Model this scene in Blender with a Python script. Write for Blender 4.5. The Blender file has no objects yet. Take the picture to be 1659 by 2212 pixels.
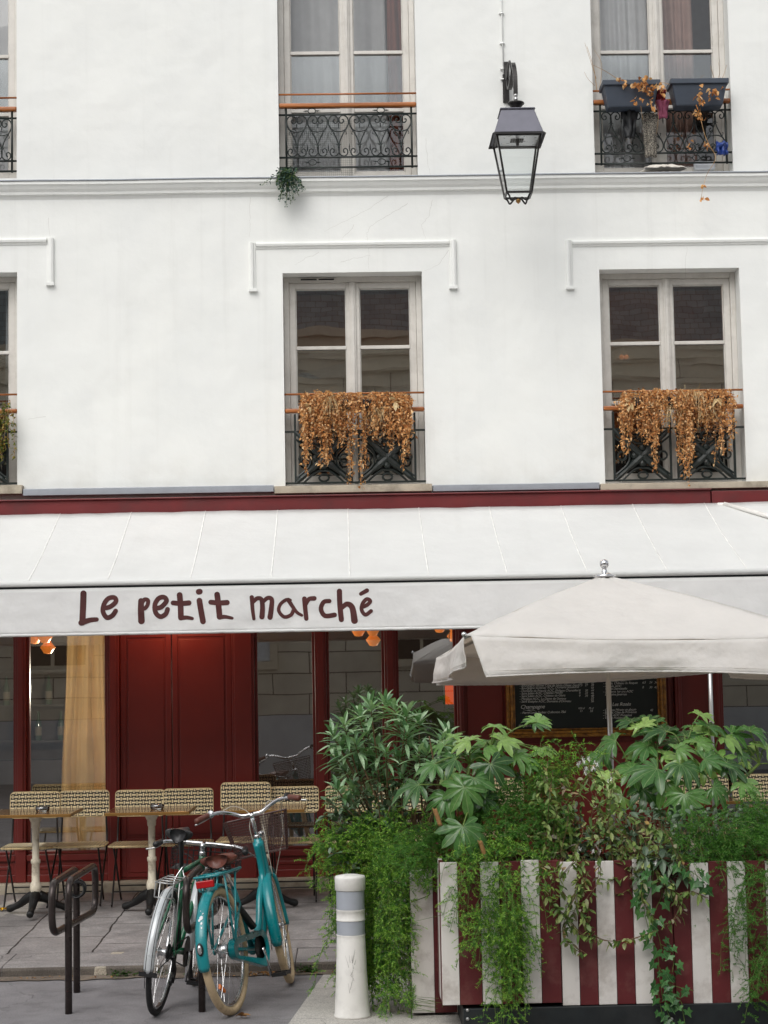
import bpy, math, random
from mathutils import Vector, Matrix, noise as mnoise
R = math.radians
PI = math.pi
sc = bpy.context.scene
col = sc.collection
rnd = random.Random(7)

# ------------------------------------------------------------------ camera
# pixel sizes below are those of a 1659 x 2212 view of the photograph
W, H, F = 1659.0, 2212.0, 4000.0
EYE = Vector((0, -15.2, 1.86))
v_ = Vector(((748 - W/2)/F, -(1460 - H/2)/F, -1)).normalized()      # world Y seen by the camera
a_ = Vector((-0.0165, 1, 0))
w_ = (a_ - v_*a_.dot(v_)).normalized()                               # world Z seen by the camera
x_ = v_.cross(w_)
RC = Matrix((x_, v_, w_))                                            # camera -> world
cd = bpy.data.cameras.new('camera'); cam = bpy.data.objects.new('camera', cd); col.objects.link(cam)
cam.matrix_world = Matrix.Translation(EYE) @ RC.to_4x4()
cd.sensor_fit = 'VERTICAL'; cd.sensor_height = 36; cd.lens = 36*F/H
cd.clip_start = 0.1; cd.clip_end = 500
sc.camera = cam

def ray(x, y):
    return RC @ Vector(((x - W/2)/F, (H/2 - y)/F, -1))
def P(x, y, Y=0.0):                       # point of the upright plane at distance Y seen at x, y
    d = ray(x, y); return EYE + d*((Y - EYE.y)/d.y)
def G(x, y, z=0.0):                       # point of the level plane z seen at x, y
    d = ray(x, y); return EYE + d*((z - EYE.z)/d.z)
def X(x, y, Y=0.0): return P(x, y, Y).x
def Z(x, y, Y=0.0): return P(x, y, Y).z

# ------------------------------------------------------------------ materials
def lin(r, g, b):
    f = lambda c: (c/255/12.92) if c/255 <= .04045 else ((c/255 + .055)/1.055)**2.4
    return (f(r), f(g), f(b))
def nodes(name):
    m = bpy.data.materials.new(name); m.use_nodes = True
    nt = m.node_tree; return m, nt, nt.nodes, nt.links, nt.nodes['Principled BSDF']
def mix_col(nt, fac, a, b, blend='MIX'):
    n = nt.nodes.new('ShaderNodeMix'); n.data_type = 'RGBA'; n.blend_type = blend
    for i, v in ((0, fac), (6, a), (7, b)):
        if isinstance(v, bpy.types.NodeSocket): nt.links.new(v, n.inputs[i])
        elif i == 0: n.inputs[0].default_value = v
        else: n.inputs[i].default_value = (*v[:3], 1)
    return n.outputs[2]
def math_n(nt, op, a, b=None, c=None):
    n = nt.nodes.new('ShaderNodeMath'); n.operation = op
    for i, v in enumerate((a, b, c)):
        if v is None: continue
        if isinstance(v, bpy.types.NodeSocket): nt.links.new(v, n.inputs[i])
        else: n.inputs[i].default_value = v
    return n.outputs[0]
def noise_n(nt, scale, detail=4, vec=None, rough=.55):
    n = nt.nodes.new('ShaderNodeTexNoise'); n.inputs['Scale'].default_value = scale
    n.inputs['Detail'].default_value = detail; n.inputs['Roughness'].default_value = rough
    if vec is None:
        t = nt.nodes.new('ShaderNodeTexCoord'); vec = t.outputs['Object']
    nt.links.new(vec, n.inputs['Vector']); return n.outputs['Fac']
def ramp_n(nt, fac, stops):
    n = nt.nodes.new('ShaderNodeValToRGB'); e = n.color_ramp.elements
    while len(e) < len(stops): e.new(.5)
    for el, (p, c) in zip(e, stops):
        el.position = p; el.color = (*c[:3], 1) if not isinstance(c, (int, float)) else (c, c, c, 1)
    nt.links.new(fac, n.inputs[0]); return n.outputs[0]
def scaled_vec(nt, sx, sy, sz):
    t = nt.nodes.new('ShaderNodeTexCoord'); mp = nt.nodes.new('ShaderNodeMapping')
    mp.inputs['Scale'].default_value = (sx, sy, sz); nt.links.new(t.outputs['Object'], mp.inputs['Vector'])
    return mp.outputs['Vector']
def bump_n(nt, h, strength, dist=.01):
    n = nt.nodes.new('ShaderNodeBump'); n.inputs['Strength'].default_value = strength
    n.inputs['Distance'].default_value = dist; nt.links.new(h, n.inputs['Height']); return n.outputs[0]
def M(name, c, rough=.5, metal=0, var=.12, scale=9, bump=0, bscale=60, dirt=None, dirt_amt=.0, dscale=4, coat=0, rvar=.1, stretch=None):
    m, nt, ns, ln, b = nodes(name)
    vec = scaled_vec(nt, *stretch) if stretch else None
    nz = noise_n(nt, scale, 5, vec)
    lo = tuple(max(0, k*(1 - var)) for k in c); hi = tuple(min(1, k*(1 + var)) for k in c)
    co = ramp_n(nt, nz, [(.3, lo), (.7, hi)])
    if dirt:
        dn = ramp_n(nt, noise_n(nt, dscale, 8, None, .65), [(.5, 0.), (.72, 1.)])
        co = mix_col(nt, math_n(nt, 'MULTIPLY', dn, dirt_amt), co, dirt)
    ln.new(co, b.inputs['Base Color'])
    rr = nt.nodes.new('ShaderNodeMapRange'); ln.new(noise_n(nt, scale*2.3, 4), rr.inputs[0])
    rr.inputs['To Min'].default_value = max(0.02, rough - rvar); rr.inputs['To Max'].default_value = min(1, rough + rvar)
    ln.new(rr.outputs[0], b.inputs['Roughness'])
    b.inputs['Metallic'].default_value = metal
    b.inputs['Coat Weight'].default_value = coat; b.inputs['Coat Roughness'].default_value = .15
    if bump: ln.new(bump_n(nt, noise_n(nt, bscale, 6), bump), b.inputs['Normal'])
    return m
def leaf_mat(name, stops, rough=.42, trans=.25, vein=None, tcol=None):
    m, nt, ns, ln, b = nodes(name)
    g = ns.new('ShaderNodeNewGeometry')
    co = ramp_n(nt, g.outputs['Random Per Island'], stops)
    blot = ramp_n(nt, noise_n(nt, 45, 3), [(.35, .78), (.7, 1.12)])
    co = mix_col(nt, 1., co, blot, 'MULTIPLY')
    if vein:
        uv = ns.new('ShaderNodeUVMap'); sp = ns.new('ShaderNodeSeparateXYZ'); ln.new(uv.outputs[0], sp.inputs[0])
        f = math_n(nt, 'LESS_THAN', math_n(nt, 'ABSOLUTE', math_n(nt, 'SUBTRACT', sp.outputs[0], .5)), .035)
        co = mix_col(nt, math_n(nt, 'MULTIPLY', f, .7), co, vein)
    ln.new(co, b.inputs['Base Color']); b.inputs['Roughness'].default_value = rough
    t = ns.new('ShaderNodeBsdfTranslucent')
    tc = mix_col(nt, 1., co, tcol or (1.3, 1.5, .7), 'MULTIPLY'); ln.new(tc, t.inputs[0])
    mx = ns.new('ShaderNodeMixShader'); mx.inputs[0].default_value = trans
    ln.new(b.outputs[0], mx.inputs[1]); ln.new(t.outputs[0], mx.inputs[2])
    ln.new(mx.outputs[0], ns['Material Output'].inputs[0]); return m
def fabric(name, c, trans=.3, scale=3, var=.04, bump=.15, tc=None):
    m, nt, ns, ln, b = nodes(name)
    co = ramp_n(nt, noise_n(nt, scale, 6), [(.3, tuple(k*(1 - var*2) for k in c)), (.65, c)])
    st = ramp_n(nt, noise_n(nt, 1., 7, scaled_vec(nt, 6, 1.2, 1.6), .6), [(.55, 0.), (.8, 1.)])
    co = mix_col(nt, math_n(nt, 'MULTIPLY', st, .10), co, (c[0]*.62, c[1]*.6, c[2]*.55))
    ln.new(co, b.inputs['Base Color']); b.inputs['Roughness'].default_value = .8
    h = math_n(nt, 'ADD', math_n(nt, 'MULTIPLY', noise_n(nt, 5, 3), 1.), math_n(nt, 'MULTIPLY', noise_n(nt, 180, 2), .05))
    ln.new(bump_n(nt, h, bump, .05), b.inputs['Normal'])
    t = ns.new('ShaderNodeBsdfTranslucent'); ln.new(mix_col(nt, 1., co, tc, 'MULTIPLY') if tc else co, t.inputs[0])
    mx = ns.new('ShaderNodeMixShader'); mx.inputs[0].default_value = trans
    ln.new(b.outputs[0], mx.inputs[1]); ln.new(t.outputs[0], mx.inputs[2]); ln.new(mx.outputs[0], ns['Material Output'].inputs[0])
    return m
def glass(name, refl=.16, tint=(.9, .93, .92), wav=.03, wscale=2.2):
    m, nt, ns, ln, b = nodes(name)
    tr = ns.new('ShaderNodeBsdfTransparent'); tr.inputs[0].default_value = (*tint, 1)
    gl = ns.new('ShaderNodeBsdfGlossy'); gl.inputs['Roughness'].default_value = 0.01
    nrm = bump_n(nt, noise_n(nt, wscale, 2), wav, .08); ln.new(nrm, gl.inputs['Normal'])
    lw = ns.new('ShaderNodeLayerWeight'); lw.inputs[0].default_value = .25
    f = math_n(nt, 'ADD', math_n(nt, 'MULTIPLY', lw.outputs['Fresnel'], .8), refl)
    mx = ns.new('ShaderNodeMixShader'); ln.new(f, mx.inputs[0]); ln.new(tr.outputs[0], mx.inputs[1]); ln.new(gl.outputs[0], mx.inputs[2])
    ln.new(mx.outputs[0], ns['Material Output'].inputs[0]); return m
def emit(name, c, s):
    m, nt, ns, ln, b = nodes(name)
    b.inputs['Base Color'].default_value = (*c, 1); b.inputs['Emission Color'].default_value = (*c, 1)
    b.inputs['Emission Strength'].default_value = s; return m

def wall_mat():
    m, nt, ns, ln, b = nodes('white_plaster')
    base = ramp_n(nt, noise_n(nt, .9, 6), [(.3, (.775, .785, .765)), (.7, (.84, .845, .81))])
    st = ramp_n(nt, noise_n(nt, 1., 8, scaled_vec(nt, 1.1, 1, .9), .62), [(.5, 0.), (.75, 1.)])
    co = mix_col(nt, math_n(nt, 'MULTIPLY', st, .34), base, (.64, .66, .655))
    fine = ramp_n(nt, noise_n(nt, 30, 6), [(.62, 0.), (.8, 1.)])
    co = mix_col(nt, math_n(nt, 'MULTIPLY', fine, .12), co, (.55, .55, .52))
    # grime that has gathered along the foot of the wall and under the ledge
    t = ns.new('ShaderNodeTexCoord'); sp = ns.new('ShaderNodeSeparateXYZ'); ln.new(t.outputs['Object'], sp.inputs[0])
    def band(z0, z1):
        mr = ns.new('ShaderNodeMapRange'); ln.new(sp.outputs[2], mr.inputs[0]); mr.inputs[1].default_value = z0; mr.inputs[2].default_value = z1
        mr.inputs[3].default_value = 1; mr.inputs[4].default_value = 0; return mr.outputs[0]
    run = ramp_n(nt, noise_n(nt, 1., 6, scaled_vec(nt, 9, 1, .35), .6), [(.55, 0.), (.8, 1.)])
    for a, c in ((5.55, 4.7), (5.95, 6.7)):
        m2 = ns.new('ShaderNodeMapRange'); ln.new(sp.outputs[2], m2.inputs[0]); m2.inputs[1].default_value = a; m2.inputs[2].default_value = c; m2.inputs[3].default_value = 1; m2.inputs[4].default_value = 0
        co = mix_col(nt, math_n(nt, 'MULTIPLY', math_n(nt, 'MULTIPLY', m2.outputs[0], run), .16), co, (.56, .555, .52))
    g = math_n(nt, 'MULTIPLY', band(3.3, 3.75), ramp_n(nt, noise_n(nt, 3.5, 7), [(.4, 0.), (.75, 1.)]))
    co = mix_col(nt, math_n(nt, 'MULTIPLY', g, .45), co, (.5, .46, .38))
    ln.new(co, b.inputs['Base Color']); b.inputs['Roughness'].default_value = .85
    h = math_n(nt, 'ADD', math_n(nt, 'MULTIPLY', noise_n(nt, 1.6, 3), 1.), math_n(nt, 'MULTIPLY', noise_n(nt, 26, 5), .045))
    ln.new(bump_n(nt, h, .5, .06), b.inputs['Normal']); return m

def paving_mat():
    m, nt, ns, ln, b = nodes('stone_slabs')
    t = ns.new('ShaderNodeTexCoord'); mp = ns.new('ShaderNodeMapping'); mp.inputs['Rotation'].default_value = (0, 0, R(90))
    ln.new(t.outputs['Object'], mp.inputs['Vector'])
    nz = ns.new('ShaderNodeTexNoise'); nz.inputs['Scale'].default_value = 3; nz.inputs['Detail'].default_value = 5; ln.new(t.outputs['Object'], nz.inputs['Vector'])
    va = ns.new('ShaderNodeVectorMath'); va.operation = 'MULTIPLY_ADD'; ln.new(nz.outputs['Color'], va.inputs[0]); va.inputs[1].default_value = (.045, .045, 0); ln.new(mp.outputs[0], va.inputs[2])
    br = ns.new('ShaderNodeTexBrick'); ln.new(va.outputs[0], br.inputs['Vector'])
    br.inputs['Scale'].default_value = 1; br.inputs['Brick Width'].default_value = .82; br.inputs['Row Height'].default_value = .56
    br.inputs['Mortar Size'].default_value = .007; br.inputs['Mortar Smooth'].default_value = .3; br.offset = .37
    br.inputs['Color1'].default_value = (*lin(148, 143, 141), 1); br.inputs['Color2'].default_value = (*lin(164, 159, 157), 1)
    br.inputs['Mortar'].default_value = (*lin(58, 52, 48), 1)
    co = mix_col(nt, .75, br.outputs['Color'], ramp_n(nt, noise_n(nt, 5, 8, None, .65), [(.3, .62), (.7, 1.12)]), 'MULTIPLY')
    sp = ramp_n(nt, noise_n(nt, 70, 4), [(.35, .72), (.65, 1.12)])
    co = mix_col(nt, .8, co, sp, 'MULTIPLY')
    co = mix_col(nt, 1., co, ramp_n(nt, noise_n(nt, 1.3, 9, None, .7), [(.36, .62), (.55, 1.03)]), 'MULTIPLY')
    gum = ramp_n(nt, noise_n(nt, 14, 2), [(.74, 0.), (.76, 1.)]); co = mix_col(nt, math_n(nt, 'MULTIPLY', gum, .5), co, lin(70, 64, 60))
    ln.new(co, b.inputs['Base Color']); b.inputs['Roughness'].default_value = .75
    h = math_n(nt, 'SUBTRACT', math_n(nt, 'MULTIPLY', noise_n(nt, 40, 6), .4), br.outputs['Fac'])
    ln.new(bump_n(nt, h, .6, .012), b.inputs['Normal']); return m
def asphalt_mat(name, c, var=.25):
    m, nt, ns, ln, b = nodes(name)
    co = ramp_n(nt, noise_n(nt, 2.2, 8, None, .6), [(.3, tuple(k*(1 - var) for k in c)), (.7, tuple(k*(1 + var) for k in c))])
    sp = ramp_n(nt, noise_n(nt, 150, 3), [(.35, .62), (.68, 1.3)])
    co = mix_col(nt, .9, co, sp, 'MULTIPLY')
    stn = ramp_n(nt, noise_n(nt, 3.5, 9, None, .7), [(.33, .72), (.5, 1.02)]); co = mix_col(nt, .9, co, stn, 'MULTIPLY')
    vo = ns.new('ShaderNodeTexVoronoi'); vo.feature = 'DISTANCE_TO_EDGE'; vo.inputs['Scale'].default_value = 1.1
    tc = ns.new('ShaderNodeTexCoord'); nv = ns.new('ShaderNodeTexNoise'); nv.inputs['Scale'].default_value = 3; nv.inputs['Detail'].default_value = 6; ln.new(tc.outputs['Object'], nv.inputs['Vector'])
    vm = ns.new('ShaderNodeVectorMath'); vm.operation = 'MULTIPLY_ADD'; ln.new(nv.outputs['Color'], vm.inputs[0]); vm.inputs[1].default_value = (.5, .5, 0); ln.new(tc.outputs['Object'], vm.inputs[2]); ln.new(vm.outputs[0], vo.inputs['Vector'])
    crk = math_n(nt, 'MULTIPLY', math_n(nt, 'LESS_THAN', vo.outputs['Distance'], .004), ramp_n(nt, noise_n(nt, 1.1, 3), [(.5, 0.), (.6, .55)])); co = mix_col(nt, crk, co, (.03, .03, .03))
    ln.new(co, b.inputs['Base Color']); b.inputs['Roughness'].default_value = .82
    ln.new(bump_n(nt, noise_n(nt, 160, 4), .5, .006), b.inputs['Normal']); return m
def weave_mat():
    m, nt, ns, ln, b = nodes('woven_rattan')
    uv = ns.new('ShaderNodeUVMap'); sp = ns.new('ShaderNodeSeparateXYZ'); ln.new(uv.outputs[0], sp.inputs[0])
    w, h = .050, .0300
    vr = math_n(nt, 'DIVIDE', sp.outputs[1], h); row = math_n(nt, 'FLOOR', vr); fv = math_n(nt, 'FRACT', vr)
    half = math_n(nt, 'MULTIPLY', math_n(nt, 'MODULO', row, 2), .5)
    fu = math_n(nt, 'FRACT', math_n(nt, 'ADD', math_n(nt, 'DIVIDE', sp.outputs[0], w), half))
    du = math_n(nt, 'ABSOLUTE', math_n(nt, 'SUBTRACT', fu, .5)); dv = math_n(nt, 'ABSOLUTE', math_n(nt, 'SUBTRACT', fv, .5))
    hb = math_n(nt, 'MULTIPLY', math_n(nt, 'LESS_THAN', du, .31), math_n(nt, 'LESS_THAN', dv, .24))
    vb = math_n(nt, 'MULTIPLY', math_n(nt, 'GREATER_THAN', du, .40), math_n(nt, 'LESS_THAN', dv, .47))
    k = math_n(nt, 'MAXIMUM', hb, vb)
    tone = ramp_n(nt, noise_n(nt, 25, 4), [(.3, lin(222, 200, 150)), (.7, lin(246, 230, 188))])
    co = mix_col(nt, k, lin(38, 29, 22), tone); ln.new(co, b.inputs['Base Color']); b.inputs['Roughness'].default_value = .45
    ln.new(bump_n(nt, k, .5, .003), b.inputs['Normal']); return m
def wood_mat(name, c1, c2, stretch, rough=.4):
    m, nt, ns, ln, b = nodes(name)
    co = ramp_n(nt, noise_n(nt, 3, 8, scaled_vec(nt, *stretch), .65), [(.3, c1), (.7, c2)])
    ln.new(co, b.inputs['Base Color']); b.inputs['Roughness'].default_value = rough; return m
def brickwork(name, c1, c2, mortar, w, h, size=.008, rough=.85, bump=.5):
    m, nt, ns, ln, b = nodes(name)
    t = ns.new('ShaderNodeTexCoord'); mp = ns.new('ShaderNodeMapping'); mp.inputs['Rotation'].default_value = (R(90), 0, 0)
    ln.new(t.outputs['Object'], mp.inputs['Vector'])
    br = ns.new('ShaderNodeTexBrick'); ln.new(mp.outputs[0], br.inputs['Vector']); br.inputs['Scale'].default_value = 1
    br.inputs['Brick Width'].default_value = w; br.inputs['Row Height'].default_value = h; br.inputs['Mortar Size'].default_value = size
    br.inputs['Color1'].default_value = (*c1, 1); br.inputs['Color2'].default_value = (*c2, 1); br.inputs['Mortar'].default_value = (*mortar, 1)
    co = mix_col(nt, .7, br.outputs['Color'], ramp_n(nt, noise_n(nt, 2.5, 7), [(.3, .75), (.7, 1.1)]), 'MULTIPLY')
    ln.new(co, b.inputs['Base Color']); b.inputs['Roughness'].default_value = rough
    ln.new(bump_n(nt, math_n(nt, 'SUBTRACT', 1., br.outputs['Fac']), bump, .02), b.inputs['Normal']); return m
def knit_mat():
    m, nt, ns, ln, b = nodes('speckled_knit')
    co = ramp_n(nt, noise_n(nt, 130, 2), [(.42, (.012, .012, .012)), (.58, (.32, .29, .24))])
    ln.new(co, b.inputs['Base Color']); b.inputs['Roughness'].default_value = .95
    ln.new(bump_n(nt, noise_n(nt, 130, 2), .8, .006), b.inputs['Normal']); return m
def red_mat():
    m, nt, ns, ln, b = nodes('dark_red_paint')
    co = ramp_n(nt, noise_n(nt, 1.6, 7), [(.3, (.160, .0155, .0115)), (.7, (.205, .021, .0155))])
    # chips where the wood shows and a dusty lower edge
    ch = ramp_n(nt, noise_n(nt, 16, 6, scaled_vec(nt, 1.6, 1.6, .7), .7), [(.725, 0.), (.745, 1.)])
    co = mix_col(nt, math_n(nt, 'MULTIPLY', ch, .8), co, (.42, .3, .23))
    ln.new(co, b.inputs['Base Color'])
    rr = ramp_n(nt, noise_n(nt, 4, 5), [(.3, .32), (.7, .5)]); ln.new(rr, b.inputs['Roughness'])
    ln.new(bump_n(nt, noise_n(nt, 22, 5, scaled_vec(nt, 3, 3, .4)), .12, .006), b.inputs['Normal']); return m

MT = dict(
    wall=wall_mat(), paving=paving_mat(), asphalt=asphalt_mat('worn_asphalt', lin(134, 131, 133)),
    concrete=asphalt_mat('pale_concrete', lin(190, 186, 180), .12), granite=asphalt_mat('kerb_granite', lin(146, 141, 139), .2),
    weave=weave_mat(), red=red_mat(),
    beam=M('red_beam_paint', (.15, .022, .024), .35, var=.15, scale=3, dirt=(.06, .03, .03), dirt_amt=.6, dscale=2.5, bump=.08),
    winpaint=M('grey_white_window_paint', lin(208, 204, 197), .45, var=.06, dirt=lin(140, 132, 120), dirt_amt=.3, dscale=7),
    iron=M('black_green_iron', (.009, .015, .013), .42, var=.3, bump=.1),
    handrail=wood_mat('varnished_handrail', lin(120, 66, 28), lin(190, 116, 58), (1.2, 26, 26), .35),
    zinc=M('zinc', lin(160, 165, 172), .45, .3, var=.1, scale=4, dirt=lin(110, 112, 116), dirt_amt=.5),
    sill=M('worn_stone_sill', lin(178, 168, 150), .85, var=.12, scale=6, dirt=lin(80, 72, 60), dirt_amt=.7, dscale=5, bump=.3),
    dark=M('dark_opening', (.008, .008, .008), .7), steel=M('dark_steel', (.016, .02, .022), .5, .2, var=.25, bump=.1, dirt=(.05, .045, .04), dirt_amt=.3),
    bolt=M('bright_bolt', (.5, .5, .5), .35, .9), glass_up=glass('old_window_glass', .33, (.93, .95, .95), .022, 1.1),
    glass_top=glass('upper_window_glass', .09, (.93, .95, .95), .022, 1.1), cement=asphalt_mat('cement_smear', lin(176, 166, 150), .2), glass_shop=glass('shop_glass', .29, (.86, .9, .88), .006, 1.0), glass_lamp=glass('lantern_glass', .05, (.95, .97, .97), .0),
    awning=fabric('white_awning_cloth', (.82, .825, .81), .22, 2.2, .03, .25), valance=fabric('off_white_valance', (.85, .848, .838), .14, 3, .03, .3),
    seam=M('cream_seam', (.82, .815, .79), .8), letter=M('maroon_lettering', lin(74, 30, 28), .7, var=.2, scale=12),
    parasol=fabric('parasol_cloth', (.87, .862, .845), .34, 2.6, .03, .55, (1.1, .99, .86)),
    alu=M('brushed_aluminium', (.55, .55, .54), .35, .85, var=.1), chrome=M('chrome', (.75, .75, .76), .15, 1, var=.05),
    gold=wood_mat('gilt_frame', lin(88, 52, 16), lin(196, 136, 52), (9, 9, 9), .32), slate=M('chalkboard', (.008, .014, .012), .6, var=.4, scale=3),
    chalk=M('chalk', (.72, .72, .68), .9),
    tabletop=wood_mat('table_wood', lin(98, 70, 44), lin(140, 104, 66), (1.4, 20, 20), .09), brass=M('dull_brass', lin(150, 112, 60), .35, .6),
    cream=M('chipped_cream_iron', lin(224, 214, 192), .5, var=.07, scale=14, dirt=lin(110, 92, 66), dirt_amt=.75, dscale=16, bump=.2),
    castiron=M('dark_cast_iron', (.02, .02, .02), .45, .5, var=.4, bump=.3, bscale=40),
    rod=M('black_rod', (.015, .013, .012), .4), rattan=M('rattan_edge', lin(222, 200, 152), .5, var=.2),
    ash=glass('ashtray_glass', .2, (.75, .78, .78), .05, 30),
    rack=M('brown_steel_tube', lin(66, 58, 56), .3, .55, var=.2, scale=7, dirt=lin(120, 108, 100), dirt_amt=.25, dscale=22),
    teal=M('teal_paint', lin(6, 130, 136), .3, var=.1, scale=8, coat=.5), dgreen=M('dark_green_paint', lin(20, 96, 64), .35, var=.15, coat=.4),
    cream_tyre=M('cream_tyre', lin(206, 182, 146), .75, var=.1, scale=14, dirt=lin(120, 100, 76), dirt_amt=.5, dscale=12), tyre=M('black_tyre', (.018, .018, .018), .7, var=.3),
    spoke=M('spoke_steel', (.62, .62, .62), .25, 1), leather=M('brown_leather', lin(98, 52, 40), .42, var=.2, scale=18, bump=.2),
    blackp=M('black_plastic', (.014, .014, .015), .42, var=.2), whitef=M('silver_white_mudguard', lin(206, 210, 212), .3, .2, var=.08),
    redref=M('red_reflector', (.42, .008, .01), .2), orange=M('orange_reflector', (.85, .2, .01), .25), wicker=M('dark_wire_basket', lin(72, 44, 40), .5),
    cable=M('pale_cable', lin(196, 190, 176), .5), bollard=M('scuffed_white_plastic', lin(238, 236, 231), .5, var=.05, scale=6, dirt=lin(150, 144, 138), dirt_amt=.3, dscale=7, bump=.06),
    band=M('grey_reflective_band', lin(172, 177, 186), .35, var=.06), scuff=M('black_scuff', lin(150, 146, 142), .8),
    pwhite=M('planter_white_board', lin(222, 217, 212), .55, var=.05, scale=3, dirt=lin(120, 100, 84), dirt_amt=.55, dscale=5, stretch=(4, 4, .7)),
    pred=M('planter_red_board', (.105, .012, .014), .5, var=.2, scale=4, dirt=lin(150, 110, 100), dirt_amt=.25, dscale=7),
    soil=M('potting_soil', (.025, .017, .011), .95, bump=.8, bscale=30), stem=M('brown_stem', lin(104, 82, 56), .8, var=.3, scale=30),
    gstem=M('green_stem', lin(96, 118, 52), .6, var=.3, scale=20), drystem=M('dry_stem', lin(176, 140, 98), .85, var=.3, scale=30),
    boxblue=M('blue_grey_plastic', lin(58, 66, 78), .5, var=.08), knit=knit_mat(), redcloth=M('dark_red_cloth', lin(110, 22, 26), .9, bump=.3), pink=M('mauve_cloth', lin(140, 72, 96), .9, bump=.3),
    blue=M('blue_plastic', lin(36, 62, 130), .35, var=.3), whitecloth=M('white_rag', lin(214, 208, 198), .9, var=.08, bump=.3),
    bin_=M('pale_plastic_tray', lin(196, 200, 206), .5), blackcloth=M('black_bag', (.012, .013, .015), .6, bump=.4, bscale=25),
    lamp_metal=M('black_lantern_metal', lin(46, 44, 43), .35, .5, var=.2), lamp_roof=M('grey_lantern_roof', lin(92, 92, 102), .35, .35, var=.08), lamp_led=M('lantern_reflector', (.62, .62, .64), .3, .3),
    brown_curtain=M('brown_curtain', lin(120, 62, 44), .9, var=.15), sheer=M('grey_sheer_curtain', lin(206, 204, 204), .9, var=.06), mauve=M('dusty_curtain', lin(168, 134, 122), .9, var=.12),
    tan=fabric('tan_curtain', lin(246, 226, 192), .4, 4, .06, .1), sky_pane=M('pale_sky_pane', lin(206, 212, 216), .7),
    room=M('dark_room', lin(52, 40, 32), .9), brickroom=M('brown_room_wall', lin(146, 92, 62), .8, var=.3, scale=1.4),
    paleroom=M('pale_room', lin(150, 140, 134), .9), roomfloor=M('wood_floor', lin(70, 46, 28), .4), shelf=M('dark_shelf', lin(40, 28, 20), .6),
    bottle=M('bottle_glass', (.02, .05, .025), .12), bottlelabel=M('bottle_label', (.16, .13, .09), .7),
    amber=emit('amber_lamp_glass', (.9, .24, .03), .55), bulb=emit('warm_bulb', (1, .62, .2), 14), redglow=emit('orange_glow', (1, .10, .012), .7),
    opp=brickwork('banded_stone', lin(222, 212, 190), lin(208, 198, 178), lin(96, 88, 78), 1.35, .385, .010, .85, 1.),
    opp_base=M('grey_stone_base', lin(196, 197, 197), .85, var=.12, scale=2), opp_plain=M('smooth_stone', lin(206, 194, 170), .85, var=.08), oppslate=brickwork('slate_tiles', lin(158, 164, 160), lin(132, 140, 138), lin(92, 98, 96), .20, .12, .006, .5, .4),
    conduit=M('white_conduit', lin(236, 237, 234), .6), crack=M('crack_line', lin(176, 172, 164), .95), silt=asphalt_mat('sandy_silt', lin(120, 108, 96), .4), kerbgrime=asphalt_mat('grimy_kerb_face', lin(98, 90, 82), .5), crackdk=M('damp_stain', lin(120, 116, 106), .95),
    dryleaf=leaf_mat('dried_leaves', [(0., lin(132, 84, 46)), (.35, lin(200, 142, 84)), (.7, lin(228, 178, 116)), (1., lin(240, 212, 166))], .8, .25, tcol=(1.4, 1.1, .7)),
    straw=leaf_mat('straw', [(0., lin(186, 156, 106)), (1., lin(226, 204, 160))], .8, .15, tcol=(1.2, 1.1, .8)),
    oleander=leaf_mat('oleander_leaf', [(0., (.10, .22, .10)), (.5, (.24, .40, .21)), (1., (.44, .58, .38))], .34, .22),
    shrub=leaf_mat('grey_green_leaf', [(0., (.05, .095, .05)), (.6, (.11, .18, .10)), (1., (.26, .32, .22))], .42, .15),
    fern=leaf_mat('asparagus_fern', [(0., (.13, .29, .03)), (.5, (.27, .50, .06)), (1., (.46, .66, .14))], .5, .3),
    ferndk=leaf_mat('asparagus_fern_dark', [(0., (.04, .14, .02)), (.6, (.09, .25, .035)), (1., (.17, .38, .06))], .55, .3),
    fatsia=leaf_mat('fatsia_leaf', [(0., (.04, .105, .03)), (.5, (.08, .20, .05)), (.8, (.17, .33, .08)), (1., (.36, .52, .15))], .24, .25, vein=(.24, .34, .14)),
    jasmine=leaf_mat('jasmine_leaf', [(0., (.09, .17, .045)), (.5, (.20, .30, .07)), (.86, (.36, .42, .15)), (.95, (.30, .24, .23)), (1., (.5, .32, .06))], .5, .25),
    ivy=leaf_mat('ivy_leaf', [(0., (.025, .095, .025)), (.6, (.055, .18, .045)), (1., (.11, .28, .08))], .36, .22, vein=(.15, .25, .1)),
    hang=leaf_mat('blue_green_leaf', [(0., (.018, .05, .036)), (1., (.06, .12, .085))], .5, .15),
    yellowing=leaf_mat('yellow_green_leaf', [(0., (.05, .11, .02)), (.5, (.2, .2, .03)), (1., (.38, .2, .04))], .5, .25),
    petal=leaf_mat('white_petal', [(0., (.75, .75, .72)), (1., (.85, .85, .82))], .6, .3, tcol=(1, 1, 1)),
    weed=leaf_mat('weed_leaf', [(0., (.03, .08, .02)), (1., (.09, .17, .04))], .5, .25), foil=M('gold_foil', lin(210, 160, 40), .3, .8),
    litter=leaf_mat('dead_leaf', [(0., lin(110, 74, 40)), (1., lin(190, 146, 92))], .85, .1, tcol=(1.2, 1, .7)),
)

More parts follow.
